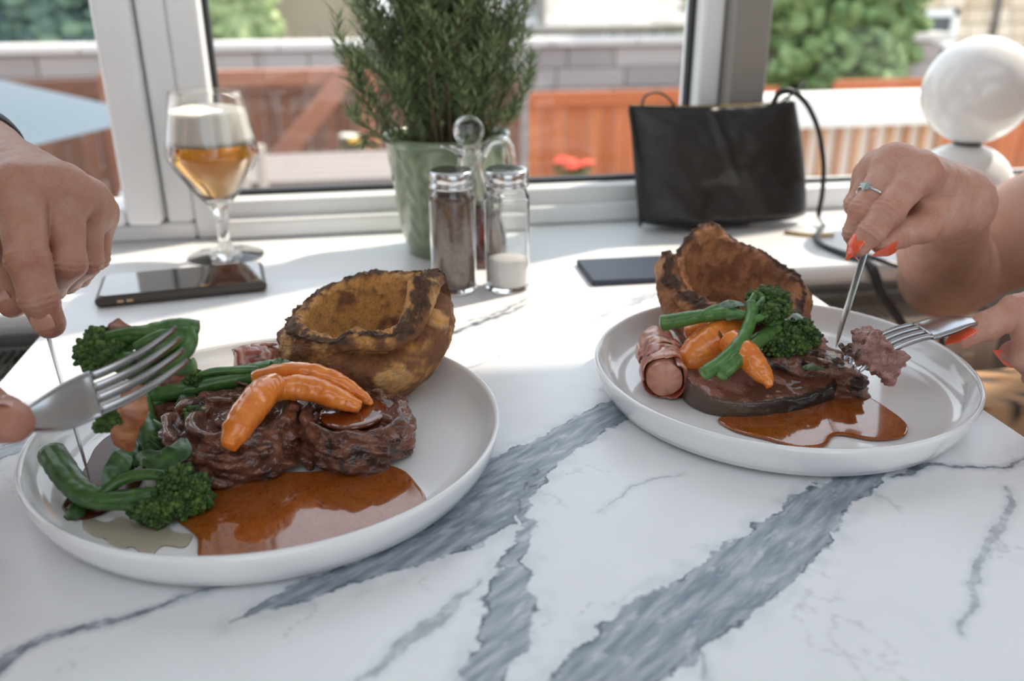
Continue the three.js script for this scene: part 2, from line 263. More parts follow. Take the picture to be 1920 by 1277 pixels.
  // flowers in pots on the patio
  const flowerPot = (x, z, y, label, colours, pot, seed) => {
    const t = thing('flower_pot', label, 'flower pot', [x, y, z]), R = rng(seed), green = M(0x4f6b3c, 0.7), petal = new THREE.SphereGeometry(0.022, 8, 6).scale(1, 0.55, 1);
    obj('pot', lathe([[0.0001, 0], [0.07, 0], [0.095, 0.15], [0.103, 0.15], [0.103, 0.175], [0.09, 0.175], [0.085, 0.14], [0.0001, 0.14]], 32), pot, t);
    const leaf = []; for (let i = 0; i < 70; i++) { const g = new THREE.SphereGeometry(0.022, 6, 4).scale(1, 0.25, 0.5); g.rotateZ(R() * 2 - 1); g.rotateY(R() * 7); const a = R() * 7, r = 0.11 * Math.sqrt(R()); g.translate(r * Math.cos(a), 0.18 + 0.08 * R(), r * Math.sin(a)); leaf.push(g); }
    tag(obj('foliage', leaf, green, t), null, null, null, 'stuff');
    for (let i = 0; i < 9; i++) { const a = i * 2.4, r = 0.1 * Math.sqrt((i + 0.5) / 9), b = new THREE.Group(); b.name = 'flower'; t.add(b); b.position.set(r * Math.cos(a), 0.24 + 0.05 * R(), r * Math.sin(a)); const c = colours[i % colours.length];
      for (let k = 0; k < 5; k++) { const m = obj('petal', petal, c, b); m.position.set(0.022 * Math.cos(k * 1.257), 0, 0.022 * Math.sin(k * 1.257)); } obj('stem', sweep([[0, 0, 0], [0.005, -0.1, 0]], [0.003, 0.003], { seg: 3, rad: 5 }), green, b); }
  };
  const stand = (x, z, h, label) => { const t = thing('plant_stand', label, 'stand', [x, -0.55, z]); const m = M(0x6a4b3a, 0.7); obj('top', box(-0.16, 0.16, h - 0.03, h, -0.16, 0.16, 0.006), m, t); for (const a of [-1, 1]) for (const b of [-1, 1]) obj('leg', box(a * 0.13 - 0.015, a * 0.13 + 0.015, 0, h - 0.03, b * 0.13 - 0.015, b * 0.13 + 0.015), m, t); };
  stand(0.0, -5.35, 0.46, 'dark wooden plant stand under the yellow and white flowers'); flowerPot(0.0, -5.35, -0.09, 'pot of yellow and white flowers by the timber frame', [M(0xe8b93a, 0.7), M(0xf2efe6, 0.7), M(0xe3c455, 0.7)], M(0x7d5a48, 0.8), 3);
  stand(1.27, -5.2, 0.28, 'low wooden plant stand under the red flowers'); flowerPot(1.27, -5.2, -0.27, 'pot of red flowers in front of the orange fence', [M(0xe2553c, 0.7), M(0xd9412e, 0.7)], M(0x6d5c48, 0.8), 4);
  // white cone ornament on the outer ledge
  { const t = thing('garden_lantern', 'small white ribbed cone lantern outside the left window', 'lantern', [-0.552, -0.55, -2.2]), m = M(0xe9eef2, 0.5);
    obj('pedestal', box(-0.08, 0.08, 0, 1.04, -0.08, 0.08, 0.01), M(0x8c8a86, 0.8), t); obj('base', lathe([[0.0001, 1.04], [0.05, 1.04], [0.05, 1.055], [0.0001, 1.055]], 24), m, t);
    for (let i = 0; i < 6; i++) obj('tier', lathe([[0.0001, 0], [0.042 - i * 0.0062, 0], [0.036 - i * 0.0058, 0.014], [0.0001, 0.014]], 24), m, t).position.y = 1.055 + i * 0.014;
    obj('finial', new THREE.SphereGeometry(0.008, 12, 8), m, t).position.y = 1.145; }
  // white bench wall and slatted fence on the right
  { const t = thing('slatted_fence', 'white topped fence of tan slats with pale gaps outside the right window', 'fence', [0, 0, -5]), tan = [M(0xb98a6a, 0.8), M(0xc79874, 0.8)], pale = M(0xf0eeea, 0.7);
    obj('top_board', box(2.2, 3.62, 0.215, 0.40, -0.12, 0.1, 0.01), pale, t); obj('backing', box(2.25, 3.6, -0.55, 0.215, -0.04, -0.02), M(0xe6dcd2, 0.8), t);
    for (let i = 0, x = 2.66; x < 3.58; x += 0.112, i++) obj('slat', box(x, x + 0.045, -0.55, 0.215, -0.02, 0.01, 0.004), tan[i % 2], t); }
  // trees and hedge
  const foliage = (name, label, x, y, z, rx, ry, rz, n, size, cols, seed, trunk) => {
    const t = thing(name, label, 'tree', [x, y, z]), R = rng(seed), P = [], Cl = [], proto = new THREE.IcosahedronGeometry(size, 0).scale(1, 0.45, 0.7).attributes.position, e = new THREE.Euler(), v = V(0, 0, 0);
    for (let i = 0; i < n; i++) { const a = R() * 6.283, u = 2 * R() - 1, r = Math.cbrt(0.35 + 0.65 * R()) * (1 + 0.22 * n3(Math.cos(a) * 2 + seed, u * 3, Math.sin(a) * 2)), s = Math.sqrt(1 - u * u), c = mixc(cols[0], cols[1], R()); e.set(R() * 3, R() * 6, 0);
      for (let k = 0; k < proto.count; k++) { v.fromBufferAttribute(proto, k).applyEuler(e); P.push(v.x + rx * r * s * Math.cos(a), v.y + ry * r * u, v.z + rz * r * s * Math.sin(a)); Cl.push(...c); } }
    const g = new THREE.BufferGeometry(); g.setAttribute('position', new THREE.Float32BufferAttribute(P, 3)); g.setAttribute('color', new THREE.Float32BufferAttribute(Cl, 3)); g.computeVertexNormals();
    tag(obj('foliage', g, M(0xffffff, 0.8, { vertexColors: true }), t), null, null, null, 'stuff');
    obj('trunk', sweep([[0, -ry - trunk, 0], [0.05, -ry * 0.5, 0.03], [0, ry * 0.5, 0]], [0.16, 0.12, 0.04], { seg: 10, rad: 8 }), M(0x5a4a3c, 0.9), t);
  };
  foliage('conifer_tree', 'tall dense green conifer outside the right window', 5.0, 1.0, -9.6, 1.2, 2.3, 1.0, 5200, 0.12, [lin(0x4a6b3a), lin(0x86a06a)], 21, 0.9);
  foliage('leafy_tree', 'blue green leafy tree beyond the wall at the left', -5.2, 1.2, -14.5, 2.5, 2.6, 1.1, 3800, 0.2, [lin(0x3f5a5e), lin(0x7f9a80)], 22, 2.0);
  foliage('leafy_tree', 'pale yellow green tree between the left window and the stone gable', -3.3, 1.1, -17.3, 1.9, 2.4, 0.7, 3000, 0.2, [lin(0x88a063), lin(0xb9c690)], 23, 2.0);
  foliage('leafy_tree', 'light green tree behind the far slate roof', 11.5, 1.8, -29, 2.8, 3.2, 1.6, 2200, 0.26, [lin(0x8ba06a), lin(0xb4c593)], 24, 2.5);
  // stone houses
  const stoneM = [0xa39382, 0x8f8070, 0xb5a591, 0x7f7264].map((c) => M(c, 0.95)), slateM = [0xb9b6b4, 0xa9a6a5, 0xc4c1bf].map((c) => M(c, 0.8));
  const courses = (t, mats, x0, x1, y0, y1, z, rowH, w, seed) => { const R = rng(seed), gs = [0.8, 1, 1.3].map((k) => box(0, w * k - 0.02, 0, rowH - 0.02, 0, 0.05, 0.012)); let n = 0;
    for (let y = y0; y < y1 - 0.02; y += rowH) for (let x = x0; x < x1 - w * 0.5;) { const v = Math.floor(R() * 3); if (n++ < 290) { const m = obj('stone', gs[v], mats[Math.floor(R() * mats.length)], t); m.position.set(x, y, z); } x += w * [0.8, 1, 1.3][v]; } };
  { const t = thing('stone_house', 'low stone cottage with a wide pale slate roof beyond the fence', 'house', [0, 0, -20]);
    obj('wall', box(1.9, 7.3, -3.2, 0.12, -4, 0), stoneM[1], t); courses(t, [stoneM[1], stoneM[3]], 4.0, 7.3, -0.9, 0.1, 0, 0.2, 0.42, 31);
    const roof = (x0, x1, y0, y1, d) => { const R = rng(6); obj('roof_deck', (() => { const g = new THREE.BufferGeometry(); g.setAttribute('position', new THREE.Float32BufferAttribute([x0, y0, 0.3, x1, y0, 0.3, x1, y1, -d, x0, y1, -d, x0, y0 - 0.1, 0.3, x1, y0 - 0.1, 0.3, x1, y0 - 0.1, -d, x0, y0 - 0.1, -d], 3)); g.setIndex([0, 1, 2, 0, 2, 3, 4, 6, 5, 4, 7, 6, 0, 5, 1, 0, 4, 5, 1, 5, 6, 1, 6, 2, 2, 6, 7, 2, 7, 3, 3, 7, 4, 3, 4, 0]); g.computeVertexNormals(); return g; })(), slateM[1], t);
      const sl = Math.hypot(y1 - y0, d + 0.3), an = Math.atan2(y1 - y0, d + 0.3), tile = box(0, 0.47, 0, 0.03, -0.4, 0); for (let k = 0; k < sl / 0.36 - 0.5; k++) for (let x = x0 + (k % 2) * 0.24; x < x1 - 0.4; x += 0.48) { const m = obj('slate', tile, slateM[Math.floor(R() * 3)], t); m.rotation.x = an + 0.04; m.position.set(x, y0 + 0.03 + k * 0.36 * Math.sin(an), 0.32 - k * 0.36 * Math.cos(an)); } };
    roof(1.3, 7.5, 0.1, 2.2, 3.6);
    obj('valley', box(4.02, 4.16, 0.1, 1.4, -1.6, 0.3, 0.02), M(0x8a8582, 0.8), t);
    for (const [x, y] of [[5.6, -0.36], [6.55, -0.36]]) { const w = obj('window', box(x, x + 0.3, y - 0.1, y + 0.35, 0.03, 0.08), M(0x35353a, 0.4), t); obj('frame', [box(x - 0.04, x, y - 0.1, y + 0.35, 0.05, 0.1), box(x + 0.3, x + 0.34, y - 0.1, y + 0.35, 0.05, 0.1)], M(0xe8e6e2, 0.6), w); }
    obj('chimney', box(2.2, 2.8, 1.2, 3.0, -2.6, -2.0, 0.03), stoneM[0], t);
  }
  { const t = thing('stone_house', 'stone gable end with pale roof edges above the wall', 'house', [0, 0, -19]);
    const s = new THREE.Shape(); s.moveTo(-2.1, -3.2); s.lineTo(0.7, -3.2); s.lineTo(0.7, 0.2); s.lineTo(-0.55, 1.55); s.lineTo(-2.1, 0.1); const g = new THREE.ExtrudeGeometry(s, { depth: 2, bevelEnabled: false }); g.translate(0, 0, -2); obj('gable', g, stoneM[0], t);
    courses(t, [stoneM[0], stoneM[2]], -1.95, 0.6, -0.9, 0.1, 0, 0.22, 0.4, 41);
    for (const [a, b] of [[[-2.3, 0.02], [-0.55, 1.68]], [[-0.55, 1.68], [0.85, 0.2]]]) { const L = Math.hypot(b[0] - a[0], b[1] - a[1]); const m = obj('roof_verge', box(0, L, -0.07, 0.07, -2.2, 0.12, 0.02), M(0xcfcac5, 0.8), t); m.position.set(a[0], a[1], 0); m.rotation.z = Math.atan2(b[1] - a[1], b[0] - a[0]); }
  }
  { const t = thing('stone_house', 'tan stone house with white framed windows outside the right window', 'house', [0, 0, -13]); const m = [0xd8c6ad, 0xcbb79c, 0xe2d3bd].map((c) => M(c, 0.95));
    obj('wall', box(7.95, 13, -3.2, 4, -5, 0), m[0], t); courses(t, m, 7.95, 11.0, -0.9, 1.4, 0, 0.22, 0.42, 51);
    const win = (x0, x1, y0, y1) => { const w = obj('window', [box(x0, x0 + 0.1, y0, y1, 0, 0.12), box(x1 - 0.1, x1, y0, y1, 0, 0.12), box(x0, x1, y0, y0 + 0.1, 0, 0.12), box(x0, x1, y1 - 0.1, y1, 0, 0.12), box(x0, x1, (y0 + y1) / 2 - 0.06, (y0 + y1) / 2 + 0.06, 0, 0.13)], M(0xf4f4f2, 0.5), t); obj('pane', box(x0 + 0.1, x1 - 0.1, y0 + 0.1, y1 - 0.1, 0.02, 0.06), M(0x4d5358, 0.1), w); obj('stone_sill', box(x0 - 0.15, x1 + 0.15, y0 - 0.16, y0, 0, 0.2, 0.02), M(0xefe8dc, 0.9), w); };
    win(8.52, 9.2, -0.36, 0.62); win(10.6, 11.3, -0.3, 0.9);
    obj('downpipe', lathe([[0.05, -3.2], [0.05, 4]], 12), M(0x5d544b, 0.6), t).position.set(9.85, 0, 0.1);
  }
}
// ================================================================ the table with its marble-pattern top
const TX0 = -0.275, TX1 = 0.412, TZ0 = -0.852, TZ1 = -0.16;
{
  const veins = [ // [points in metres on the table, width at each point, strength, filled band?]
    [[[0.21, -0.555], [0.167, -0.522], [0.136, -0.500], [0.110, -0.479], [0.078, -0.451], [0.054, -0.414], [0.030, -0.390], [0.004, -0.378], [-0.023, -0.366], [-0.053, -0.355], [-0.072, -0.341]], [0.008, 0.013, 0.014, 0.015, 0.021, 0.022, 0.016, 0.012, 0.009, 0.006, 0.001], 1, 1],
    [[[0.096, -0.460], [0.081, -0.424], [0.074, -0.387], [0.062, -0.362], [0.056, -0.334], [0.050, -0.312], [0.036, -0.286], [0.02, -0.25], [0.0, -0.2]], [0.001, 0.003, 0.0035, 0.006, 0.013, 0.012, 0.009, 0.012, 0.01], 0.9, 1],
    [[[0.33, -0.45], [0.274, -0.404], [0.248, -0.389], [0.215, -0.362], [0.182, -0.340], [0.150, -0.318], [0.117, -0.300], [0.086, -0.276], [0.05, -0.24], [0.0, -0.19]], [0.006, 0.011, 0.014, 0.019, 0.020, 0.021, 0.021, 0.02, 0.02, 0.016], 0.95, 1],
    [[[-0.19, -0.31], [-0.168, -0.330], [-0.160, -0.344], [-0.137, -0.351], [-0.117, -0.356], [-0.099, -0.364], [-0.06, -0.38]], [0.002, 0.0035, 0.003, 0.0025, 0.0022, 0.0012, 0.0006], 0.75, 0],
    [[[0.300, -0.405], [0.318, -0.411], [0.333, -0.415], [0.348, -0.409], [0.371, -0.403], [0.395, -0.411]], [0.0008, 0.003, 0.0016, 0.001, 0.0009, 0.0007], 0.95, 0],
    [[[0.36, -0.382], [0.345, -0.362], [0.319, -0.343], [0.300, -0.325], [0.288, -0.312], [0.253, -0.276]], [0.001, 0.002, 0.0025, 0.0022, 0.0022, 0.001], 0.4, 0],
    [[[0.03, -0.655], [0.063, -0.679], [0.093, -0.703], [0.118, -0.720], [0.143, -0.741]], [0.001, 0.0018, 0.0022, 0.0026, 0.0008], 0.9, 0],
    [[[0.085, -0.708], [0.117, -0.728], [0.150, -0.764]], [0.0007, 0.0013, 0.001], 0.7, 0],
    [[[0.143, -0.714], [0.183, -0.742], [0.219, -0.761]], [0.0006, 0.001, 0.0008], 0.45, 0],
    [[[0.19, -0.69], [0.212, -0.705], [0.243, -0.732], [0.285, -0.762]], [0.001, 0.005, 0.006, 0.002], 0.55, 1],
    [[[-0.262, -0.49], [-0.240, -0.518], [-0.226, -0.544], [-0.206, -0.570], [-0.17, -0.6]], [0.004, 0.008, 0.008, 0.007, 0.004], 0.8, 1],
    [[[0.195, -0.327], [0.177, -0.312], [0.149, -0.309], [0.135, -0.293], [0.13, -0.27]], [0.0006, 0.0012, 0.0012, 0.0012, 0.001], 0.3, 0],
    [[[0.118, -0.40], [0.15, -0.425], [0.18, -0.432]], [0.0004, 0.0008, 0.0005], 0.35, 0],
    [[[-0.02, -0.29], [0.01, -0.318], [0.028, -0.335], [0.045, -0.352]], [0.0005, 0.004, 0.003, 0.0006], 0.4, 0],
    [[[0.05, -0.60], [0.09, -0.62], [0.12, -0.655]], [0.0004, 0.0009, 0.0005], 0.3, 0],
    [[[-0.25, -0.68], [-0.2, -0.72], [-0.15, -0.73]], [0.0004, 0.0008, 0.0005], 0.25, 0],
  ];
  const S = 2048, sx = TX1 - TX0, sz = TZ1 - TZ0, base = [0.925, 0.93, 0.94];
  const amount = new Float32Array(S * S), line = new Float32Array(S * S);
  for (const [pts, ws, k, band] of veins) {
    const curve = new THREE.CatmullRomCurve3(pts.map(([x, z]) => V(x, 0, z))), n = Math.max(60, pts.length * 24), q = [];
    for (let i = 0; i <= n; i++) { const t = i / n, u = t * (pts.length - 1), a = Math.min(pts.length - 2, Math.floor(u)), p = curve.getPoint(t); q.push([p.x, p.z, mix(ws[a], ws[a + 1], u - a)]); }
    const reach = 0.014; let x0 = 9, x1 = -9, z0 = 9, z1 = -9; for (const [x, z, w] of q) { x0 = Math.min(x0, x - w - reach); x1 = Math.max(x1, x + w + reach); z0 = Math.min(z0, z - w - reach); z1 = Math.max(z1, z + w + reach); }
    const i0 = clamp(Math.floor((x0 - TX0) / sx * S), 0, S), i1 = clamp(Math.ceil((x1 - TX0) / sx * S), 0, S), j0 = clamp(Math.floor((z0 - TZ0) / sz * S), 0, S), j1 = clamp(Math.ceil((z1 - TZ0) / sz * S), 0, S);
    for (let j = j0; j < j1; j++) for (let i = i0; i < i1; i++) {
      const x = TX0 + (i + 0.5) / S * sx, z = TZ0 + (j + 0.5) / S * sz; let near = 9; for (let s = 0; s < q.length; s += 12) near = Math.min(near, Math.hypot(x - q[s][0], z - q[s][1]) - q[s][2]); if (near > reach + 0.016) continue;
      const wob = band ? 0.006 : 0.0035; const X = x + wob * fbm2(x * 38, z * 38, 4) + 0.0003 * n2(x * 220, z * 220), Z = z + wob * fbm2(x * 38 + 40, z * 38, 4) + 0.0003 * n2(x * 220 + 9, z * 220);
      let best = 9, bs = 0; for (let s = 0; s < q.length; s += 10) { const d = Math.hypot(X - q[s][0], Z - q[s][1]) - q[s][2]; if (d < best) { best = d; bs = s; } } if (best > reach + 0.012) continue;
      for (let s = Math.max(0, bs - 9); s < Math.min(q.length, bs + 10); s++) { const d = Math.hypot(X - q[s][0], Z - q[s][1]) - q[s][2]; if (d < best) best = d; }
      if (best > reach) continue; const o = j * S + i;
      if (band) {
        const inside = smooth(0.0012, -0.0016, best), al = 0.8 * x - 0.6 * z, ac = 0.6 * x + 0.8 * z, streak = 0.74 + 0.5 * fbm2(al * 22, ac * 130, 4);
        const holes = smooth(0.3, 0.5, fbm2(al * 30 + 7, ac * 75, 3));
        amount[o] = Math.max(amount[o], k * inside * clamp(streak, 0.25, 1) * (1 - 0.35 * holes));
        amount[o] = Math.max(amount[o], k * 0.16 * smooth(0.012, 0, best) * (0.6 + 0.6 * n2(x * 50, z * 50)));
        const edge = Math.exp(-((best + 0.0008) ** 2) / (2 * 0.0006 ** 2)) * smooth(-0.15, 0.35, fbm2(x * 45 + 3, z * 45 + 8, 3));
        line[o] = Math.max(line[o], k * edge);
      } else {
        const br = clamp(0.75 + 0.7 * fbm2(x * 70 + 5, z * 70, 3)); line[o] = Math.max(line[o], k * br * smooth(0.0007, -0.0007, best)); amount[o] = Math.max(amount[o], 0.45 * k * br * smooth(0.005, -0.001, best));
      }
    }
  }
  const grey = [0.45, 0.50, 0.56], dark = [0.25, 0.28, 0.33];
  const G = 384, soft = new Float32Array((G + 1) * (G + 1)); for (let j = 0; j <= G; j++) for (let i = 0; i <= G; i++) { const x = TX0 + i / G * sx, z = TZ0 + j / G * sz, th = Math.abs(fbm2(x * 6 + 2 * z, z * 6 - x * 3, 5)); soft[j * (G + 1) + i] = 0.018 * fbm2(x * 9, z * 9, 4) - 0.10 * smooth(0.02, 0.0, th) * smooth(0.1, 0.4, n2(x * 7 + 3, z * 7)); }
  const softAt = (u, v) => { const a = Math.min(G - 1e-3, u * G), b = Math.min(G - 1e-3, v * G), i = Math.floor(a), j = Math.floor(b), o = j * (G + 1) + i; return mix(mix(soft[o], soft[o + 1], a - i), mix(soft[o + G + 1], soft[o + G + 2], a - i), b - j); };
  const map = paintTexture(S, (u, v) => {
    const i = Math.min(S - 1, Math.floor(u * S)), j = Math.min(S - 1, Math.floor(v * S)), o = j * S + i, k = softAt(u, v);
    let c = base.map((b) => b + k); c = mixc(c, grey, clamp(amount[o])); return mixc(c, dark, clamp(line[o]) * 0.85);
  });
  const t = thing('dining_table', 'square dining table with a white top veined in blue grey marble pattern', 'table', [0, 0, 0]);
  const r = 0.022, s = new THREE.Shape(); // rounded square
  s.moveTo(TX0 + r, -TZ0); s.lineTo(TX1 - r, -TZ0); s.quadraticCurveTo(TX1, -TZ0, TX1, -TZ0 - r); s.lineTo(TX1, -TZ1 + r); s.quadraticCurveTo(TX1, -TZ1, TX1 - r, -TZ1); s.lineTo(TX0 + r, -TZ1); s.quadraticCurveTo(TX0, -TZ1, TX0, -TZ1 + r); s.lineTo(TX0, -TZ0 - r); s.quadraticCurveTo(TX0, -TZ0, TX0 + r, -TZ0);
  const top = new THREE.ExtrudeGeometry(s, { depth: 0.004, bevelEnabled: true, bevelThickness: 0.001, bevelSize: 0.001, bevelOffset: -0.001, bevelSegments: 2, curveSegments: 10 }); top.rotateX(-Math.PI / 2); top.translate(0, T - 0.005, 0);
  const p = top.attributes.position, uv = top.attributes.uv; for (let i = 0; i < p.count; i++) uv.setXY(i, (p.getX(i) - TX0) / sx, (p.getZ(i) - TZ0) / sz);
  obj('tabletop', top, M(0xffffff, 0.36, { map, clearcoat: 0.25, clearcoatRoughness: 0.3 }), t);
  const core = new THREE.ExtrudeGeometry(s, { depth: 0.0185, bevelEnabled: false, curveSegments: 10 }); core.rotateX(-Math.PI / 2); core.translate(0, T - 0.0245, 0);
  obj('edge_band', core, M(0x2c3542, 0.5), t).userData.label = 'dark blue grey table edge';
  const iron = M(0x1d1d1f, 0.45, { metalness: 0.4 });
  obj('column', lathe([[0.038, 0.03], [0.038, T - 0.04]], 32), iron, t).position.set(0.068, 0, -0.506);
  obj('top_plate', box(-0.1, 0.236, T - 0.04, T - 0.0245, -0.67, -0.34, 0.004), iron, t);
  obj('base', lathe([[0.0001, 0.045], [0.05, 0.04], [0.2, 0.018], [0.22, 0.012], [0.22, 0.0], [0.0001, 0.0]], 48), iron, t).position.set(0.068, 0, -0.506);
}
// ================================================================ plates
const china = M(0xeeeeef, 0.12, { clearcoat: 0.6, clearcoatRoughness: 0.05 });
function plateProfile(r) { return [[0.0001, 0.0045], [r - 0.052, 0.0045], [r - 0.05, 0.0], [r - 0.03, 0.0], [r - 0.0135, 0.0012], [r - 0.0095, 0.0035], [r - 0.0085, 0.0065], [r - 0.0058, 0.0082], [r - 0.0028, 0.0145], [r - 0.0008, 0.0205], [r, 0.0238], [r - 0.0003, 0.0255], [r - 0.0016, 0.0264], [r - 0.0032, 0.0258], [r - 0.0042, 0.024], [r - 0.0075, 0.0165], [r - 0.013, 0.0115], [r - 0.0185, 0.0098], [r - 0.0215, 0.0088], [r - 0.024, 0.0086], [0.0001, 0.0084]]; }
const PL = [-0.064, T, -0.495], PR = [0.283, T, -0.526], RL = 0.14, RR = 0.1305, PY = T + 0.0086;
tag(obj('dinner_plate', lathe(plateProfile(RL), 160), china), 'large white rimmed plate holding rolled beef, carrots and spread gravy', 'plate').position.set(...PL);
tag(obj('dinner_plate', lathe(plateProfile(RR), 160), china), 'white rimmed plate holding a flat beef slice and bacon wrapped sausage', 'plate').position.set(...PR);
// ================================================================ things on the sill and the back of the table
const SY = 0.7302;
const clearGlass = M(0xffffff, 0.02, { transmission: 1, thickness: 0.01, ior: 1.5 }), steel = M(0xc9cbce, 0.22, { metalness: 1 });
{ // stemmed beer glass
  const t = thing('beer_glass', 'stemmed tulip glass half full of amber beer with white foam', 'glass', [-0.16, SY, -1.016]);
  const outer = [[0.0001, 0.0], [0.040, 0.0], [0.043, 0.0012], [0.042, 0.0025], [0.02, 0.0055], [0.009, 0.011], [0.0065, 0.02], [0.0062, 0.04], [0.0075, 0.052], [0.013, 0.062], [0.027, 0.079], [0.042, 0.102], [0.0488, 0.116], [0.0497, 0.122], [0.0485, 0.132], [0.0425, 0.162], [0.0378, 0.186]];
  const inner = [[0.0368, 0.1862], [0.0414, 0.162], [0.0473, 0.132], [0.0485, 0.122], [0.0476, 0.1165], [0.041, 0.104], [0.026, 0.082], [0.012, 0.066], [0.0001, 0.062]];
  obj('glass', lathe([...outer, ...inner], 24), clearGlass, t);
  obj('beer', lathe([[0.0001, 0.0625], [0.0117, 0.0663], [0.0257, 0.0822], [0.0407, 0.1042], [0.0473, 0.1167], [0.0482, 0.122], [0.0471, 0.1315], [0.0001, 0.1315]], 48), M(0xffffff, 0, { transmission: 1, thickness: 0.05, ior: 1.34, attenuationColor: new THREE.Color(0.97, 0.66, 0.20), attenuationDistance: 0.035 }), t).userData.label = 'amber beer';
  const fm = lathe([[0.0001, 0.1317], [0.047, 0.1317], [0.0455, 0.139], [0.0428, 0.153], [0.0411, 0.162], [0.0402, 0.1655], [0.034, 0.167], [0.02, 0.1645], [0.0001, 0.165]], 48);
  obj('foam', fm, M(0xf6f2e8, 0.9), t).userData.label = 'white beer foam';
}
{ // smartphone
  const t = thing('smartphone', 'smartphone in a dark case lying screen up at the table corner', 'phone', [-0.176, T + 0.0003, -0.846], 0.141);
  obj('case', new RoundedBoxGeometry(0.152, 0.0095, 0.074, 4, 0.0045).translate(0, 0.00475, 0), M(0x4a4038, 0.45), t);
  const s = new THREE.Shape(), a = 0.0715, b = 0.0335, r = 0.007; s.moveTo(-a + r, -b); s.lineTo(a - r, -b); s.quadraticCurveTo(a, -b, a, -b + r); s.lineTo(a, b - r); s.quadraticCurveTo(a, b, a - r, b); s.lineTo(-a + r, b); s.quadraticCurveTo(-a, b, -a, b - r); s.lineTo(-a, -b + r); s.quadraticCurveTo(-a, -b, -a + r, -b);
  const g = new THREE.ExtrudeGeometry(s, { depth: 0.0008, bevelEnabled: true, bevelSize: 0.0005, bevelThickness: 0.0004, bevelSegments: 2 }); g.rotateX(-Math.PI / 2); g.translate(0, 0.0093, 0);
  obj('screen', g, M(0x0b0c0e, 0.03, { clearcoat: 1, clearcoatRoughness: 0.0 }), t).userData.label = 'dark glossy screen';
  const brass = M(0xc7a982, 0.3, { metalness: 0.8 }); for (const x of [-0.054, -0.046]) obj('button', box(x - 0.0028, x + 0.0028, 0.0035, 0.0062, 0.0366, 0.0376, 0.0006), brass, t);
}
{ // slate-blue menu board
  const t = tag(obj('menu_folder', new RoundedBoxGeometry(0.165, 0.006, 0.072, 3, 0.002), M(0x2a3648, 0.55)), 'dark navy flat folder lying beside the handbag', 'folder'); t.position.set(0.297, T + 0.0032, -0.8135); t.rotation.y = -0.02;
}
function shaker(x, z, label, fill, fillTop, slope) {
  const t = thing('shaker', label, 'shaker', [x, T + 0.0003, z]), r = 0.0215;
  obj('jar', lathe([[0.0001, 0], [r - 0.002, 0], [r, 0.002], [r, 0.086], [r - 0.0006, 0.090], [r - 0.0028, 0.0935], [r - 0.003, 0.101], [r - 0.0044, 0.101], [r - 0.0042, 0.093], [r - 0.0017, 0.087], [r - 0.0014, 0.006], [r - 0.003, 0.0045], [0.0001, 0.0045]], 48), clearGlass, t);
  const fr = r - 0.0017; obj('filling', lathe([[0.0001, 0.0049], [fr - 0.0016, 0.0049], [fr, 0.0065], [fr, fillTop - 0.002], [fr * 0.6, fillTop], [0.0001, fillTop + slope]], 48), fill, t);
  const lid = obj('lid', lathe([[0.0001, 0.1135], [0.0135, 0.1145], [0.0182, 0.1152], [0.0198, 0.1138], [0.0202, 0.1105], [0.0202, 0.1065], [0.0192, 0.1055], [0.0192, 0.1035], [0.0206, 0.1022], [0.0208, 0.0995], [0.0198, 0.0985], [0.0188, 0.0985], [0.0186, 0.102]], 48), steel, t);
  const hole = new THREE.CylinderGeometry(0.0009, 0.0009, 0.0006, 8); for (let i = 0; i < 7; i++) { const a = i * 1.047, q = i ? 0.0065 : 0; obj('hole', hole, M(0x151515, 0.9), lid).position.set(q * Math.cos(a), 0.1141, q * Math.sin(a)); }
}
const speck = (a, b, k) => paintTexture(256, (u, v) => mixc(a, b, clamp(0.5 + 0.8 * n2(u * k, v * k) * 0.6 + 0.5 * n2(u * k * 2.7, v * k * 2.7))));
shaker(0.0815, -0.796, 'glass shaker with a steel lid full of ground brown pepper', M(0xffffff, 0.95, { map: speck([0.40, 0.33, 0.29], [0.58, 0.50, 0.45], 60) }), 0.0915, 0.0005);
shaker(0.132, -0.791, 'glass shaker with a steel lid holding a little white salt', M(0xf1f1ef, 0.9), 0.031, 0.001);
